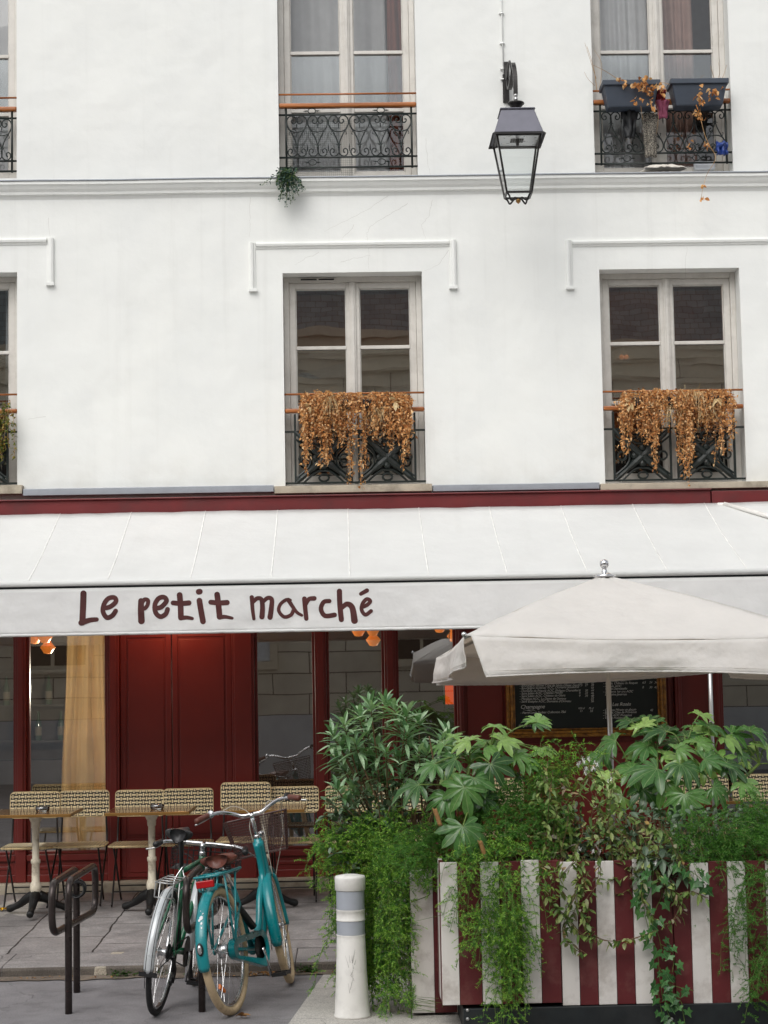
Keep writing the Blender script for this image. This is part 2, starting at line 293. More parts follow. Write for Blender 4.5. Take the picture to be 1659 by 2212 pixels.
# ------------------------------------------------------------------ mesh building
class MB:
    def __init__(s): s.v = []; s.f = []; s.m = []; s.uv = {}; s.T = None
    def vert(s, p):
        p = Vector(p); s.v.append(s.T @ p if s.T is not None else p); return len(s.v) - 1
    def face(s, idx, m=0, uv=None):
        s.f.append(tuple(idx)); s.m.append(m)
        if uv: s.uv[len(s.f) - 1] = uv
    def quad(s, a, b, c, d, m=0, uv=None): s.face([s.vert(p) for p in (a, b, c, d)], m, uv)
    def box(s, x0, x1, y0, y1, z0, z1, m=0):
        s.hexa([(x0, y0, z0), (x1, y0, z0), (x1, y1, z0), (x0, y1, z0)], [(x0, y0, z1), (x1, y0, z1), (x1, y1, z1), (x0, y1, z1)], m)
    def hexa(s, lo, hi, m=0):
        a = [s.vert(p) for p in lo]; b = [s.vert(p) for p in hi]; n = len(lo)
        s.face(a[::-1], m); s.face(b, m)
        for i in range(n): j = (i + 1) % n; s.face((a[i], a[j], b[j], b[i]), m)
    def frame(s, x0, x1, z0, z1, t, y0, y1, m=0, tt=None, tb=None):
        tt = t if tt is None else tt; tb = t if tb is None else tb
        s.box(x0, x0 + t, y0, y1, z0, z1, m); s.box(x1 - t, x1, y0, y1, z0, z1, m)
        s.box(x0 + t, x1 - t, y0, y1, z1 - tt, z1, m); s.box(x0 + t, x1 - t, y0, y1, z0, z0 + tb, m)
    def tube(s, path, r, n=8, m=0, closed=False, caps=True):
        path = [Vector(p) for p in path]; k = len(path)
        rr = r if isinstance(r, (list, tuple)) else [r]*k
        rings = []; N = None
        for i, p in enumerate(path):
            if closed: t = path[(i + 1) % k] - path[i - 1]
            else: t = path[min(i + 1, k - 1)] - path[max(i - 1, 0)]
            if t.length < 1e-9: t = Vector((0, 0, 1))
            t.normalize()
            if N is None:
                N = t.orthogonal().normalized()
            else:
                N = N - t*N.dot(t)
                N = N.normalized() if N.length > 1e-6 else t.orthogonal().normalized()
            B = t.cross(N)
            rings.append([s.vert(p + (N*math.cos(2*PI*j/n) + B*math.sin(2*PI*j/n))*rr[i]) for j in range(n)])
        for i in range(k if closed else k - 1):
            a, b = rings[i], rings[(i + 1) % k]
            for j in range(n): q = (j + 1) % n; s.face((a[j], a[q], b[q], b[j]), m)
        if caps and not closed: s.face(rings[0][::-1], m); s.face(rings[-1], m)
    def lathe(s, prof, c=(0, 0, 0), n=20, m=0, axis=None, cap=True):
        c = Vector(c); A = Vector(axis).normalized() if axis else Vector((0, 0, 1))
        U = A.orthogonal().normalized(); V = A.cross(U); rings = []
        for r, z in prof:
            rings.append([s.vert(c + A*z + (U*math.cos(2*PI*j/n) + V*math.sin(2*PI*j/n))*r) for j in range(n)])
        for a, b in zip(rings, rings[1:]):
            for j in range(n): q = (j + 1) % n; s.face((a[j], a[q], b[q], b[j]), m)
        if cap: s.face(rings[0][::-1], m); s.face(rings[-1], m)
    def ball(s, c, r, n=10, m=0, sq=(1, 1, 1)):
        c = Vector(c); k = n//2; rows = []
        for i in range(1, k):
            t = PI*i/k
            rows.append([s.vert(c + Vector((r*math.sin(t)*math.cos(2*PI*j/n)*sq[0], r*math.sin(t)*math.sin(2*PI*j/n)*sq[1], r*math.cos(t)*sq[2]))) for j in range(n)])
        a = s.vert(c + Vector((0, 0, r*sq[2]))); b = s.vert(c - Vector((0, 0, r*sq[2])))
        for j in range(n):
            q = (j + 1) % n; s.face((a, rows[0][j], rows[0][q]), m); s.face((b, rows[-1][q], rows[-1][j]), m)
        for u, w in zip(rows, rows[1:]):
            for j in range(n): q = (j + 1) % n; s.face((u[j], w[j], w[q], u[q]), m)
    def sheet(s, fn, nu, nv, m=0, uvs=None):
        g = [[s.vert(fn(i/nu, j/nv)) for j in range(nv + 1)] for i in range(nu + 1)]
        for i in range(nu):
            for j in range(nv):
                s.face((g[i][j], g[i + 1][j], g[i + 1][j + 1], g[i][j + 1]), m)
    def build(s, name, mats, parent=None, smooth=False, bevel=0, solid=0, kind=None, doubles=False):
        me = bpy.data.meshes.new(name); me.from_pydata([tuple(p) for p in s.v], [], s.f)
        for k in (mats if isinstance(mats, (list, tuple)) else [mats]): me.materials.append(MT[k])
        me.polygons.foreach_set('material_index', s.m)
        if smooth: me.polygons.foreach_set('use_smooth', [True]*len(s.f))
        if s.uv:
            l = me.uv_layers.new(name='UVMap')
            for i, uv in s.uv.items():
                p = me.polygons[i]
                for k, li in enumerate(p.loop_indices): l.data[li].uv = uv[k]
        me.update()
        o = bpy.data.objects.new(name, me); col.objects.link(o)
        if parent is not None:
            o.parent = parent
            if parent.type == 'EMPTY': o.matrix_parent_inverse = parent.matrix_basis.inverted()
        if bevel:
            b = o.modifiers.new('bevel', 'BEVEL'); b.width = bevel; b.segments = 2; b.limit_method = 'ANGLE'; b.angle_limit = R(35)
        if solid:
            q = o.modifiers.new('solid', 'SOLIDIFY'); q.thickness = solid; q.offset = 0
        if kind: o['kind'] = kind
        return o
def tag(o, label, cat, group=None):
    o['label'] = label; o['category'] = cat
    if group: o['group'] = group
    return o
def thing(name, label, cat, loc=(0, 0, 0), group=None):
    o = bpy.data.objects.new(name, None); col.objects.link(o); o.empty_display_size = .1; o.location = loc
    return tag(o, label, cat, group)
def dup(root, label=None, group=None):
    r = root.copy(); col.objects.link(r)
    if label: r['label'] = label
    if group: r['group'] = group
    for ch in list(root.children):
        c = ch.copy(); col.objects.link(c); c.parent = r; c.matrix_parent_inverse = ch.matrix_parent_inverse.copy()
        for g in list(ch.children):
            d = g.copy(); col.objects.link(d); d.parent = c
    return r
def smooth_path(pts, k=6, closed=False):
    pts = [Vector(p) for p in pts]; n = len(pts); out = []
    rng = range(n if closed else n - 1)
    for i in rng:
        if closed: p0, p1, p2, p3 = pts[i - 1], pts[i], pts[(i + 1) % n], pts[(i + 2) % n]
        else: p0, p1, p2, p3 = pts[max(i - 1, 0)], pts[i], pts[i + 1], pts[min(i + 2, n - 1)]
        for j in range(k):
            t = j/k; t2 = t*t; t3 = t2*t
            out.append(.5*((2*p1) + (p2 - p0)*t + (2*p0 - 5*p1 + 4*p2 - p3)*t2 + (3*p1 - p0 - 3*p2 + p3)*t3))
    if not closed: out.append(pts[-1])
    return out
def round_path(pts, rad, k=5):
    pts = [Vector(p) for p in pts]; out = [pts[0]]
    for a, b, c in zip(pts, pts[1:], pts[2:]):
        u = (a - b); w = (c - b); d = min(rad, u.length*.48, w.length*.48)
        p, q = b + u.normalized()*d, b + w.normalized()*d
        for i in range(k + 1):
            t = i/k; out.append(p*(1 - t)**2 + b*2*t*(1 - t) + q*t*t)
    out.append(pts[-1]); return out
# ------------------------------------------------------------------ light
world = bpy.data.worlds.new('World'); sc.world = world; world.use_nodes = True
nt = world.node_tree
sky = nt.nodes.new('ShaderNodeTexSky'); sky.sky_type = 'NISHITA'; sky.sun_disc = False
SUN_EL, SUN_AZ = R(46), R(205)             # azimuth clockwise from +Y
sky.sun_elevation = SUN_EL; sky.sun_rotation = SUN_AZ; sky.dust_density = 3; sky.air_density = 1.0
hs = nt.nodes.new('ShaderNodeHueSaturation'); hs.inputs['Saturation'].default_value = .22
nt.links.new(sky.outputs[0], hs.inputs['Color']); nt.links.new(hs.outputs[0], nt.nodes['Background'].inputs[0])
nt.nodes['Background'].inputs[1].default_value = .15
sl = bpy.data.lights.new('sun', 'SUN'); sl.energy = 1.4; sl.angle = R(60); sl.color = (1, .97, .93)
sl.color = (1, .985, .95); so = bpy.data.objects.new('sun', sl); col.objects.link(so)
sdir = Vector((math.sin(SUN_AZ)*math.cos(SUN_EL), math.cos(SUN_AZ)*math.cos(SUN_EL), math.sin(SUN_EL)))
so.rotation_euler = sdir.to_track_quat('Z', 'Y').to_euler(); so.location = (-3, -8, 12)
sc.view_settings.view_transform = 'Standard'; sc.view_settings.look = 'None'; sc.view_settings.exposure = EXPOSURE if 'EXPOSURE' in globals() else .075
sc.cycles.use_denoising = True; sc.cycles.max_bounces = 8; sc.cycles.diffuse_bounces = 4; sc.cycles.glossy_bounces = 4
sc.cycles.transparent_max_bounces = 24; sc.cycles.caustics_reflective = False; sc.cycles.caustics_refractive = False
sc.cycles.sample_clamp_indirect = 6

# ------------------------------------------------------------------ ground
KY = -3.30; KH = .075; SH = .168                        # front of the kerb, its height, pavement height by the facade
mb = MB(); mb.quad((-60, -60, 0), (60, -60, 0), (60, 60, 0), (-60, 60, 0)); mb.build('road', 'asphalt', kind='structure')
mb = MB()
mb.quad((-14, KY + .54, KH + .002), (14, KY + .54, KH + .002), (14, .3, SH), (-14, .3, SH)); mb.build('pavement', 'paving', kind='structure')
mb = MB(); x = -14.2; rk = random.Random(3)
while x < 14:
    l = rk.choice((.85, 1.0, 1.15)); dz = rk.uniform(-.004, .004); dy = rk.uniform(-.006, .006)
    a = x + .0015; b = x + l - .0015
    pr = [(KY + .54, -.05), (KY + .54, KH + dz), (KY + .05 + dy, KH + dz - .002), (KY + .02 + dy, KH + dz - .012), (KY + dy, KH - .022), (KY - .008 + dy, -.05)]
    f0 = len(mb.f); mb.hexa([(a, y, z) for y, z in pr], [(b, y, z) for y, z in pr]); mb.m[f0 + 2 + 4] = 1; mb.m[f0 + 2 + 3] = 1; x += l
mb.build('kerb', ['granite', 'kerbgrime'], kind='structure', bevel=.006)
p0 = G(700, 2124); p1 = G(640, 2225)
mb = MB(); mb.quad((p1.x - .12, p1.y - .55, .004), (1.0, p1.y - .55, .004), (1.0, KY - .04, .004), (p0.x, KY - .04, .004)); mb.build('concrete_patch', 'concrete', kind='structure')
kp = G(226, 2064, KH)
mb = MB(); mb.hexa([(kp.x - .02, KY - .005, 0), (kp.x + .07, KY - .005, 0), (kp.x + .06, KY - .004, KH - .012), (kp.x - .01, KY - .004, KH - .012)],
                   [(kp.x + .02, KY + .53, 0), (kp.x + .12, KY + .53, 0), (kp.x + .12, KY + .53, KH + .004), (kp.x + .03, KY + .53, KH + .004)])
mb.build('kerb_joint', 'cement', kind='structure', bevel=.008)
# silt in the gutter
mb = MB(); mb.sheet(lambda u, v: (-6 + 8*u, KY - .006 - v*(.10 + .08*mnoise.noise((u*40, 0, 0))), .006 + .010*(1 - v)), 160, 2)
mb.build('gutter_silt', 'silt', kind='structure')

# ------------------------------------------------------------------ house: wall with openings
house = thing('white_house', 'tall white plastered house with iron railed windows and a dark red restaurant front', 'building', (0, 0, 0))
WIN = dict(UL=(X(36, 230) - 1.14, X(36, 230), Z(36, 385), 8.4), UC=(X(601.5, 230), X(900, 230), Z(750, 383), 8.4), UR=(X(1282, 250), X(1580, 250), Z(1430, 374), 8.4),
           LL=(X(37, 820) - 1.15, X(37, 820), Z(37, 1053), Z(37, 588)), LC=(X(613.5, 820), X(916, 820), Z(765, 1049), Z(765, 588)), LR=(X(1301, 820), X(1605, 820), Z(1455, 1043), Z(1455, 580)))
SHOP = (-5.2, 6.2, 0, Z(800, 1090))
holes = list(WIN.values()) + [SHOP]
xs = sorted(set([-9.5, 10.5] + [h[0] for h in holes] + [h[1] for h in holes])); zs = sorted(set([0, 10.2] + [h[2] for h in holes] + [h[3] for h in holes]))
mb = MB()
for a, b in zip(xs, xs[1:]):
    for c, d in zip(zs, zs[1:]):
        mx, mz = (a + b)/2, (c + d)/2
        if any(h[0] < mx < h[1] and h[2] < mz < h[3] for h in holes): continue
        mb.quad((a, 0, c), (b, 0, c), (b, 0, d), (a, 0, d))
for h in holes:
    x0, x1, z0, z1 = h; D = .34
    mb.quad((x0, 0, z0), (x0, 0, z1), (x0, D, z1), (x0, D, z0)); mb.quad((x1, 0, z1), (x1, 0, z0), (x1, D, z0), (x1, D, z1))
    mb.quad((x0, 0, z1), (x1, 0, z1), (x1, D, z1), (x0, D, z1)); mb.quad((x1, 0, z0), (x0, 0, z0), (x0, D, z0), (x1, D, z0))
mb.box(-9.5, 10.5, .36, 6, 10.0, 10.2); mb.box(-9.5, -9.3, .002, 6, 0, 10); mb.box(10.3, 10.5, .002, 6, 0, 10); mb.box(-9.5, 10.5, 6, 6.2, 0, 10.2)
mb.build('facade_wall', 'wall', house)
# string course below the upper windows
zc = (WIN['UC'][2])
def course(z0, prof, name, mat, segs=60, wob=.004):
    m = MB(); L = [(-9.5 + 20*i/segs) for i in range(segs + 1)]; rows = []
    for x in L:
        k = wob*mnoise.noise((x*1.3, z0, 0))
        rows.append([m.vert((x, y, z0 + dz + k)) for y, dz in prof])
    for a, b in zip(rows, rows[1:]):
        for j in range(len(prof) - 1): m.face((a[j], a[j + 1], b[j + 1], b[j]))
    return m.build(name, mat, house)
course(zc, [(0, -.005), (-.092, -.012), (-.097, -.020), (-.092, -.024)], 'course_capping', 'zinc')
course(zc, [(-.002, -.022), (-.085, -.022), (-.086, -.05), (-.072, -.062), (-.058, -.085), (-.04, -.105), (-.036, -.125), (-.012, -.135), (.0, -.16)], 'string_course', 'wall')
# hood mouldings over the lower windows
def hood(xa, xb, yt, yb, lean=0):
    m = MB(); x0, x1 = X(xa, yt), X(xb, yt); zt, zb = Z((xa + xb)/2, yt), Z((xa + xb)/2, yb)
    def prof_run(pa, pb, inn):        # moulding of three steps; inn points to the window
        pa, pb = Vector(pa), Vector(pb); n = Vector((0, -1, 0)); ii = Vector(inn)
        pr = [(0, 0), (0, .022), (.016, .03), (.032, .026), (.04, .012), (.052, .008), (.056, 0)]
        A = [m.vert(pa + ii*u + n*w) for u, w in pr]; B = [m.vert(pb + ii*u + n*w) for u, w in pr]
        for j in range(len(pr) - 1): m.face((A[j], A[j + 1], B[j + 1], B[j]))
        m.face(A); m.face(B[::-1])
    if xa > -100: prof_run((x0, 0, zb), (x0, 0, zt), (1, 0, 0)); m.box(x0 - .006, x0 + .062, -.036, .0, zb - .022, zb)
    if xb < 1800: prof_run((x1, 0, zt), (x1, 0, zb), (-1, 0, 0)); m.box(x1 - .062, x1 + .006, -.036, .0, zb - .022, zb)
    prof_run((x0 + .057, 0, zt), (x1 - .057, 0, zt), (0, 0, -1)); m.build('hood_moulding', 'wall', house)
hood(-365, 116, 518, 615); hood(538, 984, 522, 622); hood(1221, 1672, 517, 617)
# hairline cracks in the plaster
cracks = [[(540, 420), (541, 470), (538, 512)], [(845, 418), (800, 450), (740, 480), (700, 500)], [(880, 440), (842, 462), (800, 490), (792, 505), (796, 522), (796, 560), (798, 585)], [(935, 432), (925, 470), (910, 487), (920, 515)],
          [(765, 486), (738, 518)], [(690, 545), (660, 558), (636, 572)], [(735, 566), (765, 558), (800, 552), (640, 574)][:3], [(968, 540), (950, 570), (918, 585)], [(920, 300), (924, 350), (930, 383)], [(104, 470), (108, 520)], [(1480, 600), (1484, 530)], [(700, 880), (640, 884)], [(100, 900), (60, 906)]]
for c in cracks:
    pts = []; mb = MB()
    for a, b in zip(c, c[1:]):
        for i in range(6):
            t = i/6; pts.append(P(a[0] + (b[0] - a[0])*t + rnd.uniform(-1.5, 1.5), a[1] + (b[1] - a[1])*t + rnd.uniform(-1.5, 1.5), .0002))
    pts.append(P(*c[-1], .0002)); mb.tube(pts, [.0012*(1 - .6*i/len(pts)) for i in range(len(pts))], 4)
    mb.build('plaster_crack', 'crack', house)
# conduit down to the lantern
x0 = X(1084, 100); mb = MB(); mb.tube([(x0, -.014, 8.6), (x0 + .008, -.014, Z(1086, 205))], .006, 8)
for y in (30, 95, 150, 172): mb.box(x0 - .018, x0 + .022, -.024, 0, Z(1084, y) - .006, Z(1084, y) + .006)
mb.build('conduit', 'conduit', house, True)

def glow_light(loc, e, c, r=.04):
    l = bpy.data.lights.new('lamp_or_fill', 'POINT'); l.energy = e; l.color = c; l.shadow_soft_size = r
    o = bpy.data.objects.new('lamp_or_fill', l); col.objects.link(o); o.location = loc
# ------------------------------------------------------------------ windows
def casement(x0, x1, z0, z1, bars, glassmat='glass_up', vent=False, knob=False):
    YF = .17; m = MB()
    m.frame(x0 + .001, x1 - .001, z0 + .001, z1 - .001, .045, YF, YF + .09, tb=.035)
    a0, a1 = x0 + .047, x1 - .047; mid = (a0 + a1)/2; b0, b1 = z0 + .037, z1 - .047
    yl = YF + .018
    for l0, l1 in ((a0, mid - .004), (mid + .004, a1)):
        m.frame(l0, l1, b0, b1, .052, yl, yl + .055, tb=.06)
        m.frame(l0 + .052, l1 - .052, b0 + .06, b1 - .052, .009, yl + .012, yl + .05)
        for bz in bars: m.box(l0 + .0525, l1 - .0525, yl + .006, yl + .05, bz - .015, bz + .015)
    m.box(mid - .026, mid + .026, yl - .016, yl - .001, b0, b1); m.box(mid - .012, mid + .012, yl - .026, yl - .0165, b0, b1)   # meeting strip
    if vent:
        m.box(a0 + .08, a0 + .40, YF - .014, YF, z1 - .036, z1 - .012)
    f = m.build('window', 'winpaint', house, bevel=.004)
    zz = [b0 + .055] + list(bars) + [b1 - .05]
    for l0, l1 in ((a0 + .054, mid - .058), (mid + .058, a1 - .054)):
        for c, d in zip(zz, zz[1:]):
            g = MB(); r = rnd.uniform(-.006, .006); q = rnd.uniform(-.008, .008)
            g.quad((l0, yl + .032 + r, c), (l1, yl + .032 - r, c), (l1, yl + .032 - r + q, d), (l0, yl + .032 + r + q, d)); g.build('pane', glassmat, f)
    if vent:
        g = MB(); g.box(a0 + .10, a0 + .235, YF - .017, YF - .0145, z1 - .03, z1 - .018); g.box(a0 + .25, a0 + .38, YF - .017, YF - .0145, z1 - .03, z1 - .018); g.build('vent', 'dark', f)
    return f
def room(x0, x1, z0, z1, mat, depth=2.6, pad=.5):
    m = MB(); a, b, c, d, y0, y1 = x0 - pad, x1 + pad, z0 - .05, z1 + .35, .345, depth
    m.quad((a, y0, c), (a, y1, c), (a, y1, d), (a, y0, d)); m.quad((b, y0, d), (b, y1, d), (b, y1, c), (b, y0, c))
    m.quad((a, y1, c), (b, y1, c), (b, y1, d), (a, y1, d)); m.quad((a, y0, d), (a, y1, d), (b, y1, d), (b, y0, d)); m.quad((a, y0, c), (b, y0, c), (b, y1, c), (a, y1, c))
    for q in ((a, x0, c, d), (x1, b, c, d), (x0, x1, c, z0), (x0, x1, z1, d)): m.quad((q[0], y0, q[2]), (q[1], y0, q[2]), (q[1], y0, q[3]), (q[0], y0, q[3]))
    m.build('interior', mat, house)
bar_up = [Z(680, 113), Z(680, 236)]; bar_lo = [Z(690, 752)]
for k in ('UL', 'UC', 'UR'):
    w = WIN[k]; dz = {'UL': 0, 'UC': 0, 'UR': 0}[k]
    casement(*w, [Z(680, 115, .2) if k != 'UR' else Z(1340, 113, .2), Z(680, 240, .2)], 'glass_top'); room(*w, {'UL': 'paleroom', 'UC': 'paleroom', 'UR': 'paleroom'}[k])
for k in ('LL', 'LC', 'LR'):
    w = WIN[k]; casement(*w, [Z(690, 752, .2), Z(690, 880, .2)], vent=(k == 'LC')); room(*w, 'brickroom')
glow_light((P(1400, 790, 1.2).x, .9, WIN['LR'][3] + .24), 7, (1, .66, .4), .05); glow_light((P(765, 790, 1.2).x + .2, .9, WIN['LC'][3] + .24), 5, (1, .66, .4), .05)  # light for the right room's lamps; middle room gets an added unseen fill
# stone sills, zinc flashings, red beam
def piece(name, mat, xa, xb, y0, y1, ya, yb, bev=.004):
    m = MB(); m.box(X(xa, y0), X(xb, y0), ya, yb, Z((xa + xb)/2, y1), Z((xa + xb)/2, y0)); m.build(name, mat, house, bevel=bev)
piece('window_sill', 'sill', 594, 932, 1050, 1066, -.10, .16); piece('window_sill', 'sill', 1294, 1700, 1044, 1058, -.10, .16); piece('window_sill', 'sill', -330, 52, 1053, 1072, -.10, .16)
piece('flashing', 'zinc', 53, 592, 1054, 1069, -.085, -.002); piece('flashing', 'zinc', 934, 1292, 1047, 1061, -.085, -.002)
zb0, zb1 = Z(800, 1103, -.14), Z(800, 1069.5, -.14)
xj = X(1529, 1075)
mb = MB(); mb.box(-5.4, xj - .004, -.14, -.003, zb0, zb1 - .004); mb.box(xj + .004, 6.4, -.152, -.003, zb0 - .006, zb1 - .012); mb.box(-5.4, xj, -.165, -.003, zb1 - .0035, zb1 + .008); mb.build('shop_beam', 'beam', house, bevel=.004)

# ------------------------------------------------------------------ railings
def heart_unit(m, ox, oz, w, h, flip=False, y=0.):
    sx = w/236; sz = h/420
    def T(p): return (ox + p[0]*sx, y, (oz + p[1]*sz) if flip else (oz + h - p[1]*sz))
    def mir(c): return [(236 - a, b) for a, b in c]
    c1 = [(118, 318), (100, 255), (60, 180), (22, 125), (6, 80), (14, 35), (48, 8), (88, 12), (112, 40), (108, 72), (82, 84), (60, 68), (64, 48), (80, 50)]
    c2 = [(8, 95), (48, 152), (118, 168), (188, 152), (228, 95)]
    c3 = [(118, 318), (122, 350), (112, 388), (80, 412), (45, 412), (20, 388), (20, 356), (42, 338), (64, 350), (62, 374), (46, 376)]
    for c in (c1, mir(c1), c2, c3, mir(c3)): m.tube(smooth_path([T(p) for p in c], 4), .0058, 5)
    m.tube([T((118, 84)), T((118, 130))], [.007, .002], 5); m.tube([T((118, 305)), T((118, 335))], .009, 6)
    m.tube([T((0, 290)), T((0, 318)), T((0, 362))], [.0015, .006, .004], 5)
    for a in (34, 202):
        s_ = -1 if a < 118 else 1; m.tube(smooth_path([T((a + s_*-12, 150)), T((a + s_*4, 190)), T((a - s_*8, 196))], 3), .0035, 4)
        m.tube(smooth_path([T((118 + s_*2, 310)), T((118 + s_*18, 302)), T((118 + s_*26, 292))], 3), .0035, 4)
def ring_orn(m, x, z, y):
    m.tube([(x + .032*math.cos(t*PI/8), y, z + .024*math.sin(t*PI/8)) for t in range(16)], .0042, 5, closed=True)
    for s_ in (-1, 1): m.tube([(x + s_*.03, y, z), (x + s_*.048, y, z), (x + s_*.072, y, z)], [.003, .0065, .001], 5)
def rail_upper(k, flip=False, full=True):
    x0, x1, z0, z1 = WIN[k]; y = .035; m = MB()
    zr = [Z(750, p, y) for p in (247, 339, 361)]
    for z in zr: m.tube([(x0 - .002, y, z), (x1 + .002, y, z)], .0085, 6)
    ztop = Z(750, 233, y)
    pl, pr = x0 + .062, x1 - .045
    for p in (pl, pr): m.box(p - .008, p + .008, y - .0085, y + .0085, zr[2] - .012, ztop)
    n = 6; w = (pr - pl)/n
    for i in range(n): heart_unit(m, pl + w*i, zr[1] + .004, w, zr[0] - zr[1] - .008, flip, y)
    for fx in (.24, .74): ring_orn(m, x0 + (x1 - x0)*fx, (zr[1] + zr[2])/2, y); ring_orn(m, x0 + (x1 - x0)*fx, (zr[0] + ztop)/2 + .004, y)
    r = m.build('railing', 'iron', house, True)
    h = MB(); za = Z(750, 228, y); h.box(x0 + .002, x1 - .002, y - .03, y + .03, za - .019, za + .019); h.build('handrail', 'handrail', r, bevel=.012)
    h = MB(); zt = Z(750, 203, y); h.tube([(x0 - .002, y, zt), (x1 + .002, y, zt)], .0085, 8); h.build('upper_rail', 'handrail', r, True)
    return r
for k in ('UL', 'UC', 'UR'): r = rail_upper(k, k == 'UR')
# chicken wire tied to the middle railing
x0, x1, z0, z1 = WIN['UC']; mb = MB(); y = .05
xa, xb, za, zb = x0 + .06, x0 + .62, z0 + .02, Z(700, 262, y)
n = int((xb - xa)/.017)
for i in range(n + 1): mb.box(xa + i*.017 - .0006, xa + i*.017 + .0006, y, y + .001, za, zb)
for i in range(int((zb - za)/.017) + 1): mb.box(xa, xb, y + .0012, y + .0022, za + i*.017 - .0006, za + i*.017 + .0006)
tag(mb.build('wire_mesh', 'iron'), 'fine square wire mesh fixed behind the scrolled railing of the upper middle window', 'wire mesh')
def rail_lower(k):
    x0, x1, z0, z1 = WIN[k]; y = .035; m = MB(); xm = {'LL': 37, 'LC': 765, 'LR': 1455}[k]
    off = {'LL': 2, 'LC': 0, 'LR': -6}[k]
    zr = [Z(xm, p + off, y) for p in (931, 1042)]; ztop = Z(xm, 893 + off, y)
    for z in zr: m.box(x0 - .002, x1 + .002, y - .007, y + .007, z - .008, z + .008)
    ps = [x0 + .085, (x0 + x1)/2 - .03, (x0 + x1)/2 + .03, x1 - .085]
    for p in ps: m.box(p - .009, p + .009, y - .0095, y + .0095, zr[1] + .0085, ztop)
    for a, b in ((ps[0], ps[1]), (ps[2], ps[3])):
        c = ((a + b)/2, y, (zr[0] + zr[1])/2 - .01)
        for e in ((a, y, zr[0]), (b, y, zr[0]), (a, y, zr[1]), (b, y, zr[1])):
            d = Vector(e) - Vector(c); m.tube([c, Vector(c) + d*.3, Vector(c) + d*.55, Vector(c) + d*.8, e], [.03, .03, .018, .022, .012], 8)
        m.lathe([(.002, -.03), (.03, -.024), (.045, -.008), (.05, .006), (.04, .012)], c, 12, axis=(0, 1, 0))
        for q in range(8):
            t = q*PI/4; m.ball((c[0] + .066*math.cos(t), y, c[2] + .066*math.sin(t)), .030, 8)
        m.lathe([(.001, -.018), (.02, -.012), (.026, .01)], (c[0], y, (zr[0] + ztop)/2), 8, axis=(0, 1, 0)); 
    for a, b in ((ps[0], ps[1]), (ps[2], ps[3])):      # cast leaf scrolls round each cross
        c = Vector(((a + b)/2, y, (zr[0] + zr[1])/2 - .01)); hw = (b - a)/2; hh = (zr[0] - zr[1])/2
        for sx_ in (-1, 1):
            m.tube(smooth_path([c + Vector((sx_*hw*.98, 0, hh*.75)), c + Vector((sx_*hw*.55, 0, hh*.35)), c + Vector((sx_*hw*.45, 0, 0)), c + Vector((sx_*hw*.55, 0, -hh*.35)), c + Vector((sx_*hw*.98, 0, -hh*.75))], 5), .009, 6)
            m.tube([c + Vector((sx_*hw*.72 + .035*math.cos(t*PI/6), 0, .035*math.sin(t*PI/6))) for t in range(12)], .009, 6, closed=True)
        for sz in (-1, 1):
            m.tube(smooth_path([c + Vector((-hw*.75, 0, sz*hh*.98)), c + Vector((-hw*.3, 0, sz*hh*.55)), c + Vector((0, 0, sz*hh*.48)), c + Vector((hw*.3, 0, sz*hh*.55)), c + Vector((hw*.75, 0, sz*hh*.98))], 5), .009, 6)
            m.tube([c + Vector((.04*math.cos(t*PI/6), 0, sz*hh*.76 + .03*math.sin(t*PI/6))) for t in range(12)], .009, 6, closed=True)
    r = m.build('railing', 'iron', house)
    s_ = MB(); s_.box(x0 + .05, x1 - .05, .42, .9, z0 + .002, z0 + .52); s_.build('dark_backing_box', 'blackcloth', house)  # dark box added inside so the lower panes look black
    h = MB(); za = Z(xm, 886 + off, y); h.box(x0 + .002, x1 - .002, y - .03, y + .03, za - .018, za + .018); h.build('handrail', 'handrail', r, bevel=.012)
    h = MB(); zt = Z(xm, 850 + off, y); h.tube([(x0 - .002, y, zt), (x1 + .002, y, zt)], .0085, 8); h.build('upper_rail', 'handrail', r, True)
for k in ('LL', 'LC', 'LR'): rail_lower(k)

# ------------------------------------------------------------------ curtains behind the upper windows
def curtain(name, mat, x0, x1, z0, z1, y, label, waves=9, amp=.03, gather=0, cat='curtain', group=None, phase=0):
    m = MB()
    def fn(u, v):
        pin = 1 - gather*(1 - v)*.0
        xx = x0 + (x1 - x0)*u; a = amp*(.5 + .7*(1 - v))
        w = math.sin(u*waves*2*PI + phase + 1.2*mnoise.noise((u*3, v*1.4, y))) + .5*math.sin(u*waves*4.7 + 2*v + phase)
        return (xx + .02*mnoise.noise((u*4, v*2, 3)) + gather*(v - 1)*(x1 - x0)*(1 - u)*.5, y + a*w, z0 + (z1 - z0)*v)
    m.sheet(fn, waves*10, 14); o = m.build(name, mat, None, True, solid=.004); return tag(o, label, cat, group)
w = WIN['UC']; curtain('curtain', 'brown_curtain', X(838, 150, .4), X(884, 150, .4) + .06, w[2] + .03, 8.3, .33, 'long brown curtain hanging at the right of the upper middle window', 3, .03)
curtain('net_curtain', 'sheer', X(610, 150, .5), X(836, 150, .5), w[2] + .02, 8.3, .62, 'pale grey net curtain behind both sashes of the upper middle window', 6, .02)
w = WIN['UR']; curtain('net_curtain', 'sheer', w[0] - .05, X(1402, 150, .4), w[2] + .02, 8.3, .42, 'grey net curtain filling the left sash above the flower boxes', 7, .018)
curtain('curtain', 'mauve', X(1420, 150, .4), X(1500, 150, .4), w[2] + .02, 8.3, .42, 'dusty pink curtain behind the right sash above the flower boxes', 4, .03)
w = WIN['UL']; curtain('net_curtain', 'sheer', w[0] - .05, w[1] + .1, w[2], 8.3, .45, 'white net curtain in the upper window cut by the left edge', 8, .02)
